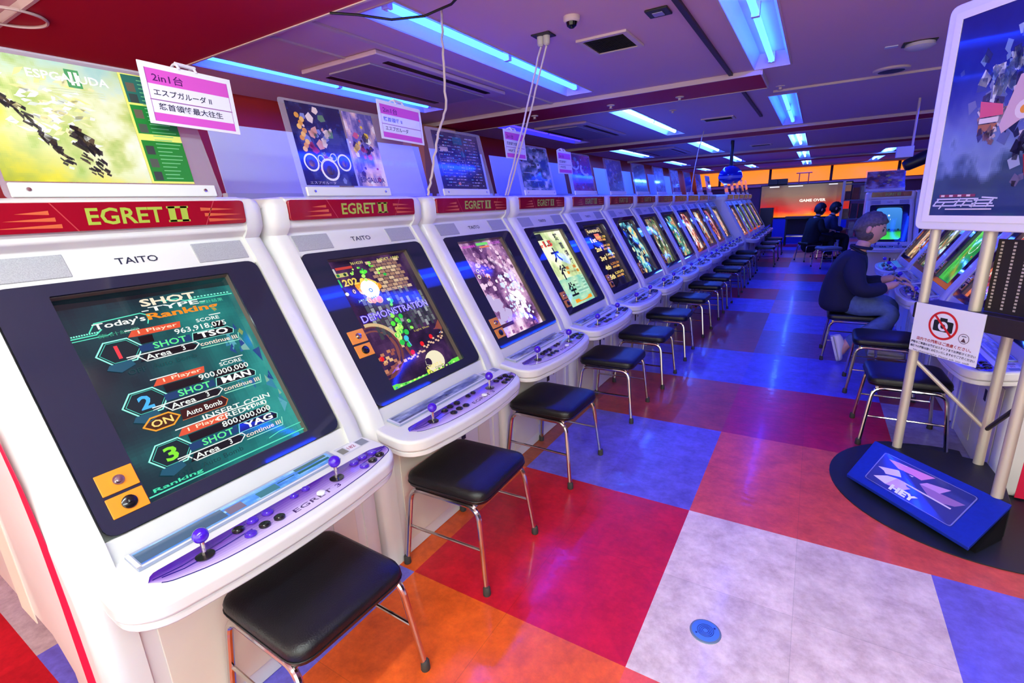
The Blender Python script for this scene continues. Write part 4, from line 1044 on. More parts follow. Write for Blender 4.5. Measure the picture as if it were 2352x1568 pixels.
def build_posters():
    ZT = 1.3945
    poster_stand((-1.35, -.45, ZT), -.24, .26, (-.25, .285), [(-.24, .205, .042, .36, poster_wash(), 1.40)], 'wide yellow and green poster in a clear stand nearest the camera', h=.375)
    poster_stand((-1.35, .40, ZT), -.24, .21, (-.25, .47), [(-.225, .035, .045, .365, poster_navy(), .82), (.045, .215, .045, .362, poster_pink(), .56)], 'clear stand with a navy poster and a narrow pink poster', h=.375)
    poster_stand((-1.35, 1.24, ZT), -.235, .20, (-.26, .27), [(-.215, .20, .04, .345, poster_list(), .98)], 'clear stand with a dark brown poster full of small writing', h=.36)
    V = [(4, [(.2, (20, 40, 60)), (.45, (50, 80, 90)), (.7, (110, 130, 150)), (.9, (206, 214, 226))], [(40, 70, 80), (30, 50, 44), (150, 160, 180), (70, 90, 60)], 'dark green and white poster in the fourth clear stand'),
         (5, [(.2, (80, 12, 44)), (.5, (130, 24, 70)), (.8, (150, 60, 110))], [(190, 200, 216), (110, 20, 60), (150, 150, 190), (90, 120, 120)], 'crimson poster with pale crescents in the fifth clear stand'),
         (6, [(.2, (50, 50, 50)), (.5, (110, 100, 100)), (.8, (150, 140, 140))], [(120, 90, 70), (160, 150, 160), (60, 90, 90)], 'brown grey poster in the sixth clear stand'),
         (7, [(.2, (24, 40, 50)), (.5, (60, 84, 96)), (.8, (100, 124, 140))], [(80, 100, 110), (140, 150, 160)], 'slate green poster in the seventh clear stand'),
         (8, [(.2, (60, 80, 120)), (.5, (110, 130, 180)), (.8, (170, 180, 220))], [(150, 160, 200), (90, 110, 170)], 'pale blue poster in the eighth clear stand'),
         (9, [(.2, (90, 70, 100)), (.5, (160, 130, 150)), (.8, (206, 180, 190))], [(190, 150, 160), (120, 90, 120)], 'dusty pink poster in the ninth clear stand'),
         (10, [(.2, (30, 30, 50)), (.5, (80, 70, 90)), (.8, (140, 120, 130))], [(150, 100, 80), (60, 60, 100)], 'dark plum poster in the tenth clear stand'),
         (11, [(.2, (60, 40, 50)), (.5, (120, 80, 80)), (.8, (180, 130, 110))], [(190, 110, 80), (80, 60, 90)], 'rusty brown poster in the eleventh clear stand'),
         (12, [(.2, (60, 50, 70)), (.5, (140, 110, 120)), (.8, (200, 160, 150))], [(200, 150, 130), (100, 80, 120)], 'mauve poster in the twelfth clear stand')]
    for i, st, cols, lab in V:
        P = poster_generic(200+i, st, cols, .72, 22, None, (200, 205, 215), 5 if i == 4 else 0)
        if i == 5:
            P.ring(.17, .72, .09, .14, (190, 206, 216), 20, 2.6, 6.2); P.ring(.50, .62, .12, .18, (200, 206, 236), 20, 2.4, 5.4)
        poster_stand((-1.35, cab_y(i)+.10, ZT), -.23, .24, (-.25, .27), [(-.21, .225, .035, .335, P, .72)], lab, h=.35)
    for k in range(5):
        P = poster_generic(300+k, [(.2, (40, 36, 60)), (.5, (90, 80, 110)), (.8, (150, 140, 170))], [(130, 110, 130), (60, 60, 110)], .72, 14)
        poster_stand((-1.17, 9.49+PITCH*k+.08, ZT), -.22, .22, (-.24, .25), [(-.21, .21, .035, .335, P, .72)], 'purple grey poster stand on the %s of the five far forward cabinets' % ['nearest', 'second', 'middle', 'fourth', 'farthest'][k], h=.35)
    hanging_sign((-1.352, -.203, 1.772), .268, .172, ('エスプガルーダ II', '怒首領蜂最大往生', .62, .70), 'pink and white hanging sign over the yellow green poster, nearest the camera', -.03)
    hanging_sign((-1.352, .735, 1.805), .285, .166, ('怒首領蜂 II', 'エスプガルーダ', .42, .52), 'pink and white hanging sign beside the narrow pink poster', -.03)
    hanging_sign((-1.352, 1.775, 1.795), .26, .175, ('怒首領蜂大復活', 'ver1.5', .55, .45), 'pink and white hanging sign between the brown and the green posters')
    hanging_sign((-1.322, 2.46, 1.715), .245, .165, ('怒首領蜂', '大往生', .5, .4), 'small pink and white hanging sign right of the dark green poster')
    # boards of the row behind, seen from the back
    b0 = None
    for k in range(11):
        y = .66+PITCH*k
        lab = ['plain white board back behind the first two poster stands', 'plain white board back right of the narrow pink poster', 'plain white board back behind the crimson poster'][k] if k < 3 else 'plain white board back, %s along the partition from the camera' % ['', '', '', 'fourth', 'fifth', 'sixth', 'seventh', 'eighth', 'ninth', 'tenth', 'eleventh'][k]
        if b0 is None:
            b0 = thing('display_board', lab, 'board', (-2.16, y, 1.4005), 0, 'white board backs on the partition')
            MB().prism([(0, .045), (.004, .045), (-.066, .385), (-.070, .385)], lambda x, z: (x, -.35, z), lambda x, z: (x, .36, z)).build('panel', PAPERW, b0, smooth=False)
            MB().box(-.02, .025, -.36, .37, 0, .05).build('foot', mat('board_foot', (196, 198, 220), .5), b0, bevel=.003)
        else: dup_tree(b0, (-2.16, y, 1.4005), 0, label=lab)
    o = MB().box(-.05, .05, -.13, .13, -.06, .06).build('wall_speaker', BLACK, bevel=.01); o.location = (XL+.051, 2.25, 2.16); tag(o, 'small black speaker high on the red left wall', 'speaker')
build_posters()

# ------------------------------------------------------------------ poster stand on the right
def build_display_stand():
    O = Vector((.80, 1.584, 0)); D = Vector((.65, -.76, 0)).normalized(); N = Vector((.76, .65, 0)).normalized()
    t = thing('display_stand', 'tall metal poster stand with a big blue framed poster and angled blue base', 'display stand', (O.x, O.y, 0))
    def W(s, n, z): v = D*s+N*n; return (v.x, v.y, z)
    def WW(p): return (p[0]-O.x, p[1]-O.y, p[2])
    s0, s1, z0, z1 = -.071, .497, 1.155, 1.990
    fr = rpoly([(s0, z0), (s1, z0), (s1, z1), (s0, z1)], .035, 5)
    MB().prism(fr, lambda s, z: W(s, .0, z), lambda s, z: W(s, -.034, z)).build('frame', mat('white_frame', (226, 226, 240), .3, coat=.4), t, bevel=.006)
    P = Paint(); nu, nv = 70, 100; n = vnoise(nu, nv, 5, 91); V = np.linspace(0, 1, nv)[:, None]*np.ones((1, nu))
    P.grid(ramp(np.clip(V+(n-.5)*.28, 0, 1), [(0, (30, 50, 110)), (.12, (44, 66, 110)), (.24, (50, 70, 104)), (.30, (120, 140, 196)), (.45, (96, 110, 186)), (.62, (44, 60, 160)), (.8, (14, 34, 140)), (1, (10, 24, 120))]), 0, 0, .7, 1); P.up(); rg = random.Random(12)
    def sh(cx, cy, sx, sy, cnt, cols, r0, r1):
        for i in range(cnt):
            x = rg.gauss(cx, sx); y = rg.gauss(cy, sy); r = rg.uniform(r0, r1); a = rg.uniform(0, 6)
            P.poly([(min(.69, max(.01, x+r*math.cos(a+k*1.57)*rg.uniform(.35, 1))), min(.99, max(.14, y+1.4*r*math.sin(a+k*1.57)*rg.uniform(.4, 1)))) for k in range(4)], rg.choice(cols))
    sh(.47, .86, .07, .03, 30, [(150, 170, 216), (196, 206, 232), (60, 80, 160)], .015, .045); P.up()
    sh(.36, .68, .085, .05, 150, [(110, 140, 200), (170, 186, 220), (26, 36, 90), (60, 76, 150), (206, 214, 236), (90, 110, 180)], .015, .045); P.up()
    sh(.47, .52, .075, .06, 120, [(90, 100, 160), (196, 190, 216), (40, 44, 90), (120, 130, 186), (30, 34, 76)], .015, .045)
    sh(.24, .50, .035, .045, 30, [(110, 120, 180), (206, 200, 220), (60, 60, 110), (150, 120, 130)], .02, .05); P.up()
    sh(.52, .33, .05, .08, 110, [(36, 34, 66), (60, 56, 100), (24, 24, 54), (96, 90, 130), (20, 24, 60), (150, 160, 200)], .015, .045); P.up()
    P.poly([(.37, .66), (.47, .68), (.42, .46), (.33, .40), (.31, .44)], (206, 176, 200)); P.poly([(.19, .57), (.31, .54), (.32, .49), (.20, .49)], (216, 96, 130)); P.poly([(.20, .485), (.30, .485), (.30, .46), (.20, .46)], (226, 214, 226)); P.poly([(.20, .455), (.30, .455), (.28, .42), (.20, .42)], (170, 110, 84)); P.up()
    P.disc(.42, .50, .045, (226, 214, 226), 14); P.up(); P.disc(.42, .50, .02, (230, 150, 60), 14); P.poly([(.46, .29), (.51, .28), (.485, .19)], (150, 30, 50)); P.poly([(.55, .24), (.66, .24), (.60, .12)], (70, 50, 86))
    sh(.26, .40, .03, .02, 20, [(206, 190, 200), (120, 90, 90), (60, 50, 76)], .01, .025)
    # title strip: slanted outlined strokes with a red band above and a line under
    P.rect(.05, .098, .26, .112, (130, 50, 90)); P.up()
    for u in (.06, .11, .16, .21): P.rect(u, .100, u+.022, .110, (226, 200, 220))
    A = (206, 206, 246)
    for (u, v, a, b) in ((.04, .088, .24, .0), (.03, .072, .12, 0), (.02, .052, .14, 0), (.15, .075, .10, 0), (.16, .055, .11, 0), (.26, .080, .10, 0), (.25, .063, .11, 0), (.24, .050, .13, 0)): P.line([(u, v), (u+a, v)], .007, A)
    for (u, v) in ((.05, .088), (.09, .072), (.18, .09), (.22, .085), (.28, .082), (.36, .084)): P.line([(u, v), (u-.03, v-.036)], .008, A)
    P.line([(.30, .094), (.38, .088)], .007, A); P.line([(.10, .034), (.36, .034)], .006, (236, 226, 246))
    b = .058
    P.build('poster', lambda u, v, l: W(s0+b+(s1-s0-2*b)*u/.7, -.0345-l, z0+b+(z1-z0-2*b)*v), mat('poster_under_glass', (255, 255, 255), .2, attr='Col', coat=1.0), t)
    g = [(s0+b*.55, z0+b*.55), (s1-b*.55, z0+b*.55), (s1-b*.55, z1-b*.55), (s0+b*.55, z1-b*.55)]
    gi = [(s0+b, z0+b), (s1-b, z0+b), (s1-b, z1-b), (s0+b, z1-b)]
    mb = MB(); mb.add([W(s, -.0345, z) for s, z in g]+[W(s, -.0345, z) for s, z in gi]+[W(s, -.0375, z) for s, z in g]+[W(s, -.0375, z) for s, z in gi],
       [(i, (i+1) % 4, 4+(i+1) % 4, 4+i) for i in range(4)]+[(8+i, 8+(i+1) % 4, 12+(i+1) % 4, 12+i) for i in range(4)]+[(i, (i+1) % 4, 8+(i+1) % 4, 8+i) for i in range(4)]+[(4+i, 4+(i+1) % 4, 12+(i+1) % 4, 12+i) for i in range(4)])
    mb.build('frame_border', mat('white_border', (232, 230, 242), .4), t, smooth=False)
    # posts and braces
    MB().tube([W(0, .0, .15), W(0, .0, 1.16)], .0185, 16).build('post', STEEL, t)
    MB().tube([W(.426, .0, .15), W(.426, .0, 1.16)], .0185, 16).build('post', STEEL, t)
    MB().tube([W(.197, .016, .83), W(.197, .016, 1.16)], .021, 16).build('post', STEEL, t)
    bp = (1.08-O.x, 1.548-O.y)
    MB().tube([(bp[0], bp[1], .15), (bp[0], bp[1], .80)], .0185, 16).build('post', STEEL, t)
    k = MB().tube([W(.0, .0, .59), (bp[0], bp[1], .31)], .0085, 10).build('brace', STEEL, t)
    MB().tube([(bp[0], bp[1], .31), W(.426, .0, .53)], .0085, 10).build('brace', DARKGREY, t)
    # black shelf rail with the perforated panel above
    MB().prism(rpoly([(-.022, .775), (.455, .775), (.455, .845), (-.022, .845)], .006, 2), lambda s, z: W(s, -.020, z), lambda s, z: W(s, .10, z)).build('shelf_rail', mat('black_brown_metal', (34, 26, 30), .45), t, bevel=.004)
    pan = MB().prism([(.219, .848), (.450, .848), (.450, 1.125), (.219, 1.125)], lambda s, z: W(s, .030, z), lambda s, z: W(s, .040, z)).build('perforated_panel', mat('panel_metal', (42, 36, 34), .5, metal=.4), t, smooth=False)
    for s in (.236, .278, .320, .362, .404):
        mb = MB()
        for i in range(20):
            z = .862+i*.013; v = [W(s-.0045, .0292, z), W(s+.0045, .0292, z), W(s+.0045, .0292, z+.0075), W(s-.0045, .0292, z+.0075)]; mb.add(v, [(0, 1, 2, 3)])
        mb.build('slot_column', mat('slot_light', (176, 166, 150), .5), pan, smooth=False)
    # base
    FL = (.610, 1.419); FR = (.966, 1.022); RL = (.719, 1.608); RR = (1.109, 1.212)
    top = [RL, (.775, 1.635), (.926, 1.620), (1.115, 1.580), (1.128, 1.36), RR]
    mb = MB(); n = len(top)
    mb.add([WW((x, y, .15)) for x, y in top]+[WW((x, y, .006)) for x, y in top], [tuple(range(n)), tuple(range(n, 2*n))[::-1]]+[(i, (i+1) % n, n+(i+1) % n, n+i) for i in range(n)])
    mb.build('base_platform', mat('base_black', (16, 20, 26), .55), t, bevel=.004)
    e = [(FL, .040), (FR, .040), (RR, .151), (RL, .151)]
    mb = MB(); mb.add([WW((p[0], p[1], z)) for p, z in e]+[WW((p[0], p[1], z-.014)) for p, z in e], [(0, 1, 2, 3), (4, 7, 6, 5)]+[(i, (i+1) % 4, 4+(i+1) % 4, 4+i) for i in range(4)])
    bb = mb.build('base_board', BLUEBASE, t, bevel=.002)
    mb = MB(); q = [(FL[0]+.02, FL[1]+.03), (FR[0]+.03, FR[1]+.03), (RR[0]-.01, RR[1]-.02), (RL[0]+.02, RL[1]-.02)]
    mb.add([WW((p[0], p[1], .006)) for p in q]+[WW((p[0], p[1], z)) for p, z in zip(q, (.02, .02, .13, .13))], [(0, 3, 2, 1), (4, 5, 6, 7)]+[(i, (i+1) % 4, 4+(i+1) % 4, 4+i) for i in range(4)])
    mb.build('base_wedge', BLACK, t, smooth=False)
    def slope(a, b, l):
        L = [FL[i]+(RL[i]-FL[i])*b for i in (0, 1)]; R = [FR[i]+(RR[i]-FR[i])*b for i in (0, 1)]
        return WW((L[0]+(R[0]-L[0])*a, L[1]+(R[1]-L[1])*a, .040+.111*b+.0005+l))
    c0, c1, d0, d1 = .13, .84, .13, .86
    def card(a, b, l): return slope(c0+(c1-c0)*a, d0+(d1-d0)*b, l)
    P = Paint(); P.poly(rpoly([(0, 0), (1, 0), (1, 1), (0, 1)], .05, 4), (44, 52, 120)); P.up(); P.line(rpoly([(.01, .02), (.99, .02), (.99, .98), (.01, .98)], .05, 4), .012, (120, 124, 196), True); P.up()
    P.poly([(.087, .84), (.16, .87), (.59, .94), (.50, .71), (.40, .73), (.24, .71)], (226, 140, 206)); P.poly([(.087, .84), (.20, .88), (.30, .89), (.24, .71)], (240, 216, 246)); P.poly([(.047, .50), (.24, .66), (.42, .71), (.36, .55), (.17, .40), (.13, .46)], (232, 210, 246))
    P.poly([(.076, .19), (.20, .38), (.30, .44), (.24, .14)], (236, 222, 250)); P.poly([(.24, .14), (.30, .44), (.52, .46), (.42, .20)], (214, 170, 226)); P.poly([(.50, .58), (.56, .72), (.78, .83), (.70, .55)], (200, 150, 216)); P.poly([(.50, .44), (.52, .60), (.96, .66), (.90, .50), (.80, .42)], (150, 110, 170)); P.up()
    P.text('HEY', .30, .06, .17, (246, 246, 252), .30, bold=.06, shear=-.0); P.line([(.40, .42), (.88, .40)], .035, (224, 210, 240)); P.text('AMUSEMENT'[:0], 0, 0, .1, (0, 0, 0))
    P.build('logo_card', card, mat('card_under_cover', (255, 255, 255), .25, attr='Col', coat=1.0), bb, dl=.0006)
    # no photography sign hanging on the shelf rail
    g = thing('photo_ban_sign', 'white sign with a crossed out camera in a red ring', 'sign', (O.x+W(.134, -.0215, 0)[0], O.y+W(.134, -.0215, 0)[1], .846))
    h, w_ = .2135, .279
    def sg(a, b, d): v = D*a-N*d; return (v.x, v.y, b)
    MB().prism([(-w_/2, -h), (w_/2, -h), (w_/2, 0), (-w_/2, 0)], lambda a, b: sg(a, b, .0005), lambda a, b: sg(a, b, .003)).build('board', PAPERW, g, smooth=False)
    P = Paint(); P.rect(-w_/2, -h, w_/2, 0, (226, 228, 240)); P.up(); K = (20, 30, 30); R_ = (200, 30, 30); cx, cy = -.012, -.078
    P.poly(rpoly([(cx-.040, cy-.026), (cx+.040, cy-.026), (cx+.040, cy+.020), (cx-.040, cy+.020)], .006, 3), K); P.rect(cx-.016, cy+.020, cx+.014, cy+.032, K); P.up()
    P.disc(cx, cy-.003, .020, (226, 228, 240), 24); P.up(); P.disc(cx, cy-.003, .010, K, 20); P.up(); P.ring(cx, cy, .051, .060, R_, 48); P.line([(cx-.038, cy+.038), (cx+.038, cy-.038)], .009, R_)
    P.ring(.077, -.112, .0185, .0205, (90, 60, 70), 28); P.rect(.068, -.104, .086, -.101, (60, 60, 80)); P.poly([(.077, -.108), (.087, -.126), (.067, -.126)], (90, 60, 70))
    P.text('店内での撮影はご遠慮ください。', -.112, -.160, .015, (170, 40, 40), .225, bold=.015)
    P.text('撮影をご希望のお客様はスタッフまでお声掛けください', -.134, -.178, .0115, (50, 50, 74), .268, bold=.02); P.text('無断での撮影は固くお断りいたしますのでご了承ください', -.134, -.196, .0115, (50, 50, 74), .268, bold=.02)
    P.text('No photography. Please ask our staff.', -.118, -.213, .009, (70, 70, 90), .235)
    P.build('sign_print', lambda u, v, l: sg(u, v, .0032+l), PRINT, g)
    # dark round mat under the stand
    mb = MB(); pts = []
    for i in range(64):
        a = 2*PI*i/64; x, y = 1.05+.505*math.cos(a), 1.5+.505*math.sin(a)
        if y > 1.71: x = min(x, 1.12)
        pts.append((x, y))
    m = MB().prism(pts, lambda x, y: (x-1.05, y-1.5, .0005), lambda x, y: (x-1.05, y-1.5, .005)).build('floor_mat', mat('dark_mat', (22, 28, 36), .45), smooth=False)
    m.location = (1.05, 1.5, 0); tag(m, 'dark round mat under the poster stand', 'mat')
    # floor outlet cover
    c = thing('floor_outlet', 'round blue floor outlet cover on the white floor square', 'outlet', (.195, .225, 0))
    MB().lathe([(.0003, .047), (.003, .046), (.004, .041)], 32).build('rim', mat('worn_metal', (110, 130, 150), .5, metal=.3), c)
    lid = MB().lathe([(.002, .041), (.0045, .041), (.005, .039), (.005, .0005)], 32).build('lid', mat('blue_plastic', (70, 120, 220), .4), c)
    mb = MB()
    for r in (.009, .014, .019, .024): mb.tube([(r*math.cos(2*PI*i/28), r*math.sin(2*PI*i/28), .0052) for i in range(29)], .0009, 5, cap=False)
    mb.build('rings', mat('navy_groove', (20, 40, 130), .5), lid)
    for a in (.7, .7+PI): MB().lathe([(.0045, .0032), (.0058, .0032), (.006, .0005)], 10, (.031*math.cos(a), .031*math.sin(a), 0)).build('screw', mat('navy_groove'), lid)
build_display_stand()

# ------------------------------------------------------------------ people
def skin_mesh(chains, sub=2, root=0):
    """chains: list of [(xyz, r), ...]; a chain may start with an int index (vertex number) to branch from"""
    vs, es, rs = [], [], []
    for ch in chains:
        prev = None
        for it in ch:
            if isinstance(it, int): prev = it; continue
            vs.append(it[0]); rs.append(it[1] if isinstance(it[1], tuple) else (it[1], it[1])); i = len(vs)-1
            if prev is not None: es.append((prev, i))
            prev = i
    me = bpy.data.meshes.new('sk'); me.from_pydata([tuple(v) for v in vs], es, []); me.update()
    o = bpy.data.objects.new('sk', me); COL.objects.link(o)
    o.modifiers.new('skin', 'SKIN'); 
    if not me.skin_vertices: 
        bm = bmesh.new(); bm.from_mesh(me); bm.verts.layers.skin.verify(); bm.to_mesh(me); bm.free()
    for i, r in enumerate(rs):
        me.skin_vertices[0].data[i].radius = r; me.skin_vertices[0].data[i].use_root = (i == root)
    sm = o.modifiers.new('sub', 'SUBSURF'); sm.levels = sub; sm.render_levels = sub
    dg = bpy.context.evaluated_depsgraph_get(); dg.update()
    out = bpy.data.meshes.new_from_object(o.evaluated_get(dg))
    bpy.data.objects.remove(o); bpy.data.meshes.remove(me)
    return out
def mesh_to_mb(me):
    mb = MB(); mb.v = [tuple(v.co) for v in me.vertices]; mb.f = [tuple(p.vertices) for p in me.polygons]; return mb
def build_obj(name, me, m, parent):
    me.name = name; me.materials.clear(); me.materials.append(m); me.shade_smooth()
    o = bpy.data.objects.new(name, me); return link(o, parent)

def head_parts(c, R, mb, face=True):
    """adds a head to mb; c is its centre, R a rotation; local +x is the face direction"""
    def fn(d, p):
        x, y, z = p
        if d.z < 0: x += .012*(-d.z) ; y *= 1-.28*(-d.z)**1.5           # jaw
        if d.x > 0:
            x *= .96
            b = math.exp(-((d.z-.28)/.16)**2); x += .003*b
            e = math.exp(-((d.z-.10)/.10)**2)*math.exp(-((abs(d.y)-.36)/.16)**2)*max(0, d.x); x -= .010*e       # eye sockets
            nz = math.exp(-((d.z+.13)/.17)**2)*math.exp(-(d.y/.13)**2)*max(0, d.x); x += .020*nz               # nose
            nb = math.exp(-((d.z-.08)/.14)**2)*math.exp(-(d.y/.10)**2)*max(0, d.x); x += .006*nb
            mz = math.exp(-((d.z+.47)/.09)**2)*math.exp(-(d.y/.28)**2)*max(0, d.x); x += .006*mz               # lips
            ml = math.exp(-((d.z+.47)/.025)**2)*math.exp(-(d.y/.26)**2)*max(0, d.x); x -= .005*ml
            ch = math.exp(-((d.z+.80)/.14)**2)*math.exp(-(d.y/.3)**2)*max(0, d.x+.2); x += .010*ch
        return R @ Vector((x, y, z))
    mb.sphere(c, (.094, .074, .118), 40, 30, fn)
    for s in (-1, 1):   # ears
        mb.sphere(Vector(c)+R @ Vector((-.008, s*.073, -.005)), (.018, .010, .031), 12, 8, lambda d, p: R @ p)
def hair_mesh(c, R, scale=1.10, front=.30, low=-.25, seed=1, length=0.0):
    rg = random.Random(seed)
    def fn(d, p):
        k = 1.0
        lim = float(np.interp(d.x, [-1, -.62, -.34, -.12, .12, .5, 1], [low, low+.12, -.02, .16, .20, front-.06, front]))
        if d.z < lim: k = .84
        else: k = 1.0+.02*math.sin(d.y*23+d.z*9)+.02*math.sin(d.x*17+d.y*5)+rg.uniform(-.008, .008)
        return R @ (Vector((p.x-.006*(1 if d.x < 0 else 0), p.y, p.z+(-length if d.z < 0 and d.x < .3 and k > .9 else 0)))*k)
    return MB().sphere(c, (.094*scale, .074*scale+.004, .118*scale-.002), 44, 32, fn)

def fingers(base, fwd, side, up, curl=.35, s=1.0):
    """five finger chains from a palm centre; fwd along the hand, side across it towards the thumb"""
    out = []
    F, S_, U = Vector(fwd).normalized(), Vector(side).normalized(), Vector(up).normalized(); B = Vector(base)
    for k, (off, ln) in enumerate(((.026, .068), (.009, .076), (-.009, .071), (-.026, .056))):
        p = B+F*.036+S_*off; ch = [(tuple(B+F*.012+S_*off*.8), .010), (tuple(p), .0092)]
        a = 0
        for j, f in enumerate((.42, .32, .26)):
            a += curl*(1.0+.15*k)*(1 if j else .6); p = p+(F*math.cos(a)-U*math.sin(a))*ln*f*s; ch.append((tuple(p), .0082-.0007*j))
        out.append(ch)
    p = B-F*.012+S_*.026; ch = [(tuple(B-F*.02+S_*.012), .012), (tuple(p), .011)]
    for j, f in enumerate((.030, .026)):
        p = p+(F*.75+S_*(.6-.5*j)-U*.25).normalized()*f; ch.append((tuple(p), .0092-.001*j))
    out.append(ch); return out

def build_man():
    x0, y0 = .70, 3.60
    t = thing('person', 'man in a navy jacket and jeans seated on a stool, playing at the right row', 'person', (x0, y0, 0))
    L = lambda x, y, z: (x-x0, y-y0, z)
    pel = L(.60, 3.60, .475); sp = L(.605, 3.60, .60); chs = L(.635, 3.60, .75); nb = L(.675, 3.60, .865); nk = L(.705, 3.60, .92); hd = L(.715, 3.60, .965)
    # near side is smaller y
    hands = {}
    chains = [[(pel, .07), (sp, .075), (chs, .08), (nb, .055), (nk, .050), (hd, .055)],
              [2, (L(.645, 3.45, .785), .04), (L(.70, 3.375, .60), .036), (L(.80, 3.40, .60), .034), (L(.895, 3.43, .635), .032), (L(.945, 3.445, .652), (.022, .036))],
              [2, (L(.645, 3.75, .785), .04), (L(.72, 3.83, .60), .036), (L(.82, 3.80, .60), .034), (L(.905, 3.76, .640), .032), (L(.955, 3.745, .655), (.022, .036))],
              [0, (L(.62, 3.53, .465), .05), (L(.79, 3.49, .462), .05), (L(.955, 3.47, .425), .045), (L(.83, 3.455, .28), .044), (L(.67, 3.44, .155), .042), (L(.625, 3.43, .06), .036)],
              [0, (L(.62, 3.67, .465), .05), (L(.79, 3.71, .468), .05), (L(.955, 3.73, .445), .045), (L(.925, 3.735, .26), .044), (L(.89, 3.735, .09), .042), (L(.94, 3.735, .045), .036)]]
    body = skin_mesh(chains, 2); mb = mesh_to_mb(body)
    for (pc, fw, sd) in ((L(.955, 3.447, .653), (.9, .12, -.12), (-.1, 1, 0)), (L(.965, 3.743, .656), (.9, -.12, -.12), (-.1, -1, 0))):
        for ch in fingers(pc, fw, sd, (0, 0, 1), .42):
            m2 = mesh_to_mb(skin_mesh([ch], 1)); mb.add(m2.v, m2.f)
    R = Euler((0, .30, -.08)).to_matrix(); hc = Vector(L(.735, 3.60, 1.045))
    head_parts(hc, R, mb)
    me = bpy.data.meshes.new('body'); me.from_pydata(mb.v, [], mb.f); me.update(); body_o = build_obj('body', me, SKIN, t)
    # eyes and brows
    e = MB(); br = MB(); li = MB()
    for s in (-1, 1):
        e.sphere(hc+R @ Vector((.078, s*.028, .010)), (.005, .008, .0034), 10, 6, lambda d, p: R @ p)
        br.tube([hc+R @ Vector((.0855-.010*abs(q), s*(.012+.030*q), .030+.004*q)) for q in (0, .5, 1)], .0035, 6)
    li.tube([hc+R @ Vector((.085-.25*y*y*10, y, -.058)) for y in (-.022, -.011, 0, .011, .022)], .0035, 6)
    e.build('eyes', mat('eye_dark', (30, 24, 26), .3), body_o); br.build('eyebrows', BHAIR, body_o); li.build('lips', mat('lip_skin', (170, 96, 92), .5), body_o)
    hair_mesh(hc, R, 1.12, .52, -.40, 3).build('hair', HAIRM, t, angle=80)
    # jacket
    j = skin_mesh([[(L(.600, 3.60, .37), .165), (L(.595, 3.60, .50), .160), (L(.605, 3.60, .65), .150), (L(.632, 3.60, .775), .140), (L(.665, 3.60, .862), .088), (L(.69, 3.60, .90), (.066, .07))],
                   [3, (L(.645, 3.455, .785), .085), (L(.665, 3.385, .69), .078), (L(.70, 3.37, .595), .072), (L(.79, 3.395, .595), .064), (L(.882, 3.425, .628), .047)],
                   [3, (L(.645, 3.745, .785), .085), (L(.68, 3.82, .69), .078), (L(.72, 3.835, .595), .072), (L(.81, 3.805, .595), .064), (L(.892, 3.765, .633), .047)]], 2)
    jo = build_obj('jacket', j, NAVY, t)
    MB().tube([Vector(L(.692, 3.60, .905))+Vector((.066*math.cos(a)*1.0, .070*math.sin(a), .012*math.cos(a+PI))) for a in [2*PI*i/20 for i in range(21)]], .012, 8, cap=False).build('collar', NAVY, jo)
    # jeans
    q = skin_mesh([[(L(.58, 3.60, .465), .11), (L(.64, 3.60, .465), .11)],
                   [1, (L(.67, 3.51, .462), .098), (L(.80, 3.49, .462), .092), (L(.955, 3.47, .425), .076), (L(.90, 3.462, .345), .072), (L(.80, 3.452, .25), .068), (L(.672, 3.44, .145), .060)],
                   [1, (L(.67, 3.69, .462), .098), (L(.80, 3.71, .466), .092), (L(.955, 3.73, .445), .076), (L(.945, 3.732, .35), .072), (L(.92, 3.735, .23), .068), (L(.892, 3.735, .10), .060)]], 2)
    build_obj('jeans', q, DENIM, t)
    # shoes: the near one stands on its toe, heel up
    def shoe(heel, toe, up, name='shoe'):
        H = Vector(heel); T_ = Vector(toe); f = (T_-H); ln = f.length; f.normalize(); u = Vector(up); u = (u-f*u.dot(f)).normalized(); s = f.cross(u)
        mb = MB(); st = [(0, .032, .055), (.12, .038, .066), (.35, .037, .072), (.55, .042, .056), (.75, .046, .042), (.92, .038, .034), (1.0, .018, .024)]
        n = 14
        for a, w_, h in st:
            for k in range(n):
                an = 2*PI*k/n; z = math.sin(an); mb.v.append(tuple(H+f*ln*a+s*w_*math.cos(an)*(1 if z < .2 else .86)+u*(h*.5+(h*.5)*max(-.9, z))))
        for i in range(len(st)-1):
            for k in range(n): mb.f.append((i*n+k, i*n+(k+1) % n, (i+1)*n+(k+1) % n, (i+1)*n+k))
        mb.f.append(tuple(range(n))[::-1]); mb.f.append(tuple((len(st)-1)*n+k for k in range(n)))
        o = mb.build(name, SHOEM, t, angle=70)
        mb2 = MB()
        for a, w_, h in st:
            mb2.v += [tuple(H+f*ln*a+s*w_*1.06*c-u*d) for c in (-1, 1) for d in (-.004, .012)]
        for i in range(len(st)-1):
            b = i*4; mb2.f += [(b, b+1, b+5, b+4), (b+2, b+6, b+7, b+3), (b, b+4, b+6, b+2), (b+1, b+3, b+7, b+5)]
        mb2.f += [(0, 2, 3, 1), (len(st)*4-4, len(st)*4-3, len(st)*4-1, len(st)*4-2)]
        mb2.build('sole', mat('shoe_sole', (206, 204, 206), .6), o, smooth=False)
    shoe(L(.572, 3.43, .215), L(.632, 3.425, .016), (1, 0, .3)); shoe(L(.85, 3.735, .013), L(1.09, 3.735, .012), (0, 0, 1))

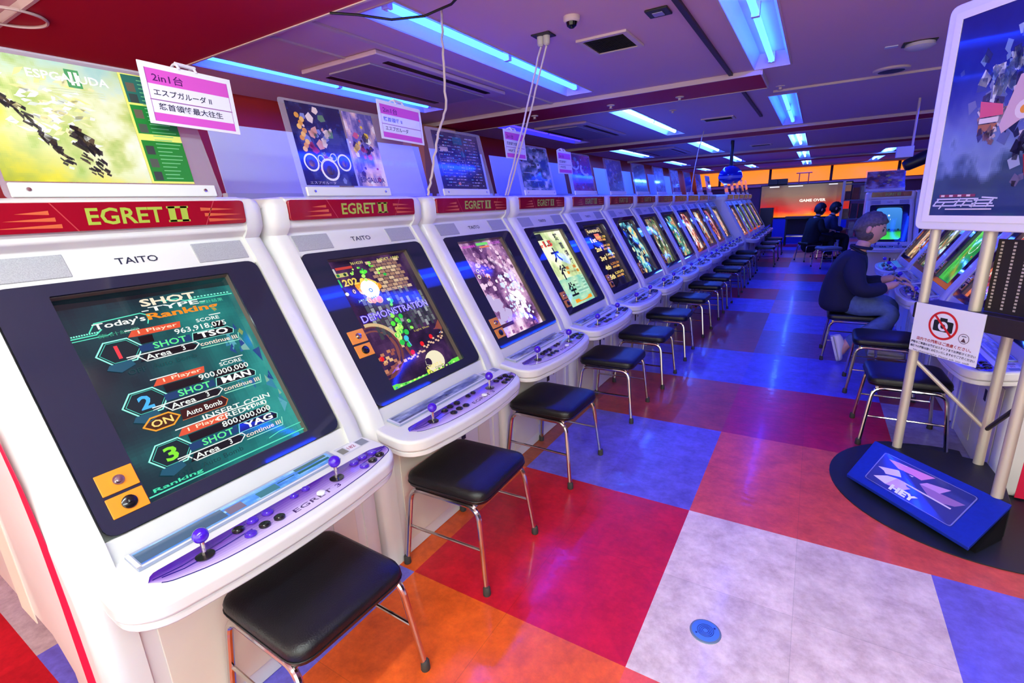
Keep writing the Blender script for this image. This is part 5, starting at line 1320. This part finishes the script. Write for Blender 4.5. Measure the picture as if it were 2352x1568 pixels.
def build_seated(x, y, rz, coat_rgb, label, coat_len, seed):
    t = thing('person', label, 'person', (x, y, 0), rz)
    Z = lambda a, b, z: (a, b, z)
    ch = [[(Z(0, 0, .47), .07), (Z(.01, 0, .62), .075), (Z(.03, 0, .77), .08), (Z(.06, 0, .875), .052), (Z(.08, 0, .92), .046), (Z(.09, 0, .96), .05)],
          [2, (Z(.04, -.15, .80), .038), (Z(.08, -.20, .60), .034), (Z(.24, -.16, .60), .030), (Z(.29, -.13, .61), .026)], [2, (Z(.04, .15, .80), .038), (Z(.08, .20, .60), .034), (Z(.24, .16, .60), .030), (Z(.29, .13, .61), .026)],
          [0, (Z(.03, -.08, .46), .05), (Z(.34, -.09, .44), .045), (Z(.33, -.09, .08), .036), (Z(.41, -.09, .045), .034)], [0, (Z(.03, .08, .46), .05), (Z(.34, .09, .44), .045), (Z(.33, .09, .08), .036), (Z(.41, .09, .045), .034)]]
    mb = mesh_to_mb(skin_mesh(ch, 2))
    for s in (-1, 1):
        for c in fingers(Z(.30, s*.13, .61), (1, 0, -.1), (0, -s, 0), (0, 0, 1), .45, .9):
            m2 = mesh_to_mb(skin_mesh([c], 1)); mb.add(m2.v, m2.f)
    R = Euler((0, .2, 0)).to_matrix(); hc = Vector(Z(.105, 0, 1.02)); head_parts(hc, R, mb)
    me = bpy.data.meshes.new('body'); me.from_pydata(mb.v, [], mb.f); me.update(); build_obj('body', me, SKIN, t)
    hair_mesh(hc, R, 1.15, .45, -.60, seed).build('hair', BHAIR, t, angle=80)
    cm = mat('coat_cloth_%d' % seed, coat_rgb, .85, bump=.2, bscale=40)
    c = skin_mesh([[(Z(-.06, 0, coat_len), .17), (Z(-.02, 0, .44), .175), (Z(0, 0, .60), .16), (Z(.03, 0, .76), .145), (Z(.06, 0, .865), .08), (Z(.075, 0, .905), .06)],
                   [3, (Z(.04, -.15, .79), .078), (Z(.07, -.205, .62), .068), (Z(.22, -.165, .60), .052)], [3, (Z(.04, .15, .79), .078), (Z(.07, .205, .62), .068), (Z(.22, .165, .60), .052)]], 2)
    build_obj('coat', c, cm, t)
    q = skin_mesh([[(Z(0, 0, .47), .10), (Z(.05, 0, .465), .10)], [1, (Z(.16, -.085, .46), .085), (Z(.34, -.09, .44), .068), (Z(.335, -.09, .28), .062), (Z(.33, -.09, .10), .056)], [1, (Z(.16, .085, .46), .085), (Z(.34, .09, .44), .068), (Z(.335, .09, .28), .062), (Z(.33, .09, .10), .056)]], 2)
    build_obj('trousers', q, mat('dark_trousers', (20, 20, 30), .85), t)
    for s in (-1, 1):
        MB().sphere(Z(.39, s*.09, .042), (.12, .045, .045), 16, 10, lambda d, p: Vector((p.x, p.y, max(p.z, -.04)))).build('shoe', BLACK, t)
build_man()
build_seated(.34, 10.7, .5, (10, 10, 14), 'person in a long black coat sitting far down the aisle', .14, 5)
build_seated(.60, 11.3, .3, (18, 22, 56), 'person in a dark blue jacket sitting just beyond the black coat', .30, 6)
for (x, y, r, lab) in ((.32, 10.7, .5, 'black stool under the person in the long black coat'), (.58, 11.3, .3, 'black stool under the person in the dark blue jacket')):
    dup_tree(bpy.data.objects['stool'], (x, y, 0), r, label=lab, group='black stools of the right row')

# ------------------------------------------------------------------ far end of the room
def build_far():
    t = thing('video_wall', 'large red and brown screen reading game over on the far side', 'screen', (0.03, 15.0, 0))
    MB().box(-1.09, 1.09, -.0, .12, .70, 1.62).build('frame', BLACK, t, bevel=.01)
    P = Paint(); V = np.linspace(0, 1, 26)[:, None]*np.ones((1, 44)); n = vnoise(44, 26, 5, 17)
    P.grid(ramp(np.clip(V+(n-.5)*.2, 0, 1), [(0, (255, 140, 20)), (.08, (250, 90, 20)), (.2, (216, 30, 20)), (.42, (160, 50, 40)), (.65, (120, 80, 66)), (1, (84, 62, 64))]), -1.06, .73, 1.06, 1.59); P.up()
    P.text('GAME OVER', -.10, 1.13, .075, (250, 236, 226), .62, bold=.04); P.rect(-.86, 1.545, -.62, 1.575, (236, 232, 240)); P.rect(-.40, 1.545, -.05, 1.57, (220, 220, 230)); P.rect(.55, 1.55, .75, 1.575, (226, 226, 236))
    P.build('screen', lambda u, v, l: (u, -.002-l*3, v), SCREEN, t)
    MB().box(-1.05, 1.05, .02, .10, 0, .70).build('stand', mat('blue_cabinet', (30, 50, 190), .5), t, smooth=False)
    for (x, w_, z, lab) in ((-.66, .12, 1.62, 'left'), (-.42, .12, 1.62, 'right')):
        o = MB().box(-w_, w_, -.1, .1, 0, .15).build('spotlight_box', BLACK, bevel=.01); o.location = (x-.1, 15.06, z+.001); tag(o, 'black box on top of the large red screen, the %s one of the pair' % lab, 'speaker')
    o = MB().box(-.16, .16, -.14, .14, .0, 1.02).build('floor_speaker', BLACK, bevel=.012); o.location = (-.78, 14.1, 0); tag(o, 'black floor speaker at the left foot of the large screen', 'speaker')
    t = thing('table', 'dark low table in front of the large screen', 'table', (.02, 14.4, 0))
    MB().box(-.36, .36, -.2, .2, .70, .77).build('tabletop', mat('dark_wood', (30, 26, 34), .4), t, bevel=.006)
    MB().box(-.33, .33, .1, .14, .28, .70).build('back_panel', mat('dark_panel', (50, 40, 44), .6), t, smooth=False)
    for (x, y) in ((-.32, -.16), (.32, -.16), (-.32, .16), (.32, .16)): MB().box(x-.02, x+.02, y-.02, y+.02, 0, .70).build('leg', DARKGREY, t, smooth=False)
    MB().box(-.30, .30, -.17, -.15, .24, .27).build('stretcher', CHROME, t, smooth=False)
    t = thing('floor_shelf', 'blue lit pole rack right of the large screen, holding dark goods', 'rack', (.93, 12.9, 0))
    for (x, y) in ((-.07, 0), (.75, 0), (-.07, .4), (.75, .4)): MB().box(x-.02, x+.02, y-.02, y+.02, 0, 1.58).build('post', mat('pale_post', (170, 176, 200), .4, metal=.4), t, smooth=False)
    for z in (.3, .72, 1.14, 1.5): MB().box(-.07, .75, 0, .4, z, z+.02).build('shelf', mat('rack_shelf', (120, 126, 150), .5), t, smooth=False)
    rg = random.Random(22); pal = [(150, 60, 40), (60, 50, 70), (190, 170, 150), (40, 40, 60), (120, 60, 60), (200, 150, 80)]
    for zi, z in enumerate((.32, .74, 1.16)):
        for k in range(5):
            w_ = rg.uniform(.05, .065); h = rg.uniform(.16, .34); c = pal[(zi*5+k*2) % 6]
            o = MB().box(-w_, w_, -.12, .12, 0, h).build('boxed_game', mat('box_print_%d' % ((zi*5+k*2) % 6), c, .5, noise=.3, nscale=14), bevel=.004)
            o.location = (.93+.02+.15*k, 13.08, z+.001); tag(o, 'boxed item on the rack, %s shelf, %s from the left' % (['lowest', 'middle', 'upper'][zi], ['first', 'second', 'third', 'fourth', 'fifth'][k]), 'box', 'boxed items on the far rack')
    t = thing('desk_frame', 'thin red metal frame standing on the large screen against the orange window', 'frame', (-.02, 15.06, 1.6205))
    RM = mat('red_metal', (200, 60, 60), .4)
    MB().tube([(-.11, 0, 0), (-.11, 0, .27)], .012, 8).build('leg', RM, t); MB().tube([(.11, 0, 0), (.11, 0, .27)], .012, 8).build('leg', RM, t); MB().tube([(-.19, 0, .275), (.19, 0, .275)], .014, 8).build('bar', RM, t)
    # blue dome lamp hanging over the forward cabinets
    t = thing('dome_lamp', 'shiny blue dome hanging from the ceiling over the far left cabinets', 'lamp', (-1.03, 8.85, CZ))
    BLU = mat('blue_lacquer', (20, 40, 200), .15, coat=.6)
    MB().tube([(0, 0, -.001), (0, 0, -.42)], .03, 12).build('stem', mat('navy_metal', (16, 20, 60), .4), t)
    MB().lathe([(-.42, .04), (-.45, .11), (-.51, .175), (-.59, .20), (-.67, .185), (-.725, .11), (-.735, .001)], 28).build('dome', BLU, t)
    MB().lathe([(-.60, .201), (-.62, .204), (-.645, .194)], 28).build('band', mat('pale_blue_band', (120, 140, 240), .3), t)
    # poster stand on the facing cabinet, and a black toy-like object above it, modelled as a lamp body
    P = poster_generic(410, [(.2, (90, 60, 70)), (.5, (150, 110, 120)), (.8, (190, 170, 190))], [(170, 90, 70), (200, 190, 90), (120, 120, 180)], .75, 20)
    f = poster_stand((1.20, 8.45, 1.3185), -.22, .26, (-.24, .27), [(-.22, .25, .03, .30, P, .75)], 'poster stand on top of the cabinet that shows the blue sky', group='poster stands of the right side', h=.32)
    f.rotation_euler = (0, 0, -PI/2)
    for k, y in enumerate((3.0, 3.8, 4.6, 5.4)):
        P = poster_generic(420+k, [(.2, (40, 50, 80)), (.5, (90, 100, 130)), (.8, (150, 150, 180))], [(150, 110, 120), (80, 90, 150)], .72, 14)
        s = poster_stand((1.62, y, 1.3945), -.22, .22, (-.24, .25), [(-.21, .21, .035, .335, P, .72)], 'poster stand over the right row, %s behind the big poster board' % ['first', 'second', 'third', 'fourth'][k], group='poster stands of the right side', h=.35)
        s.rotation_euler = (0, 0, PI)
    t = thing('hanging_shape', 'black toy-like shape on a white ceiling bracket left of the big poster board', 'hanging_shape', (1.22, 6.3, CZ))
    MB().tube([(0, 0, -.001), (0, 0, -.50)], .012, 8).build('rod', TRIMM, t); MB().box(-.14, .02, -.03, .03, -.62, -.50).build('bracket', mat('bracket_white', (206, 206, 220), .5), t, bevel=.006)
    MB().lathe([(0, .05), (.03, .065), (.22, .075), (.26, .06), (.261, .001)], 20, (-.05, 0, -.72), (.86, 0, .42)).build('housing', BLACK, t)
build_far()
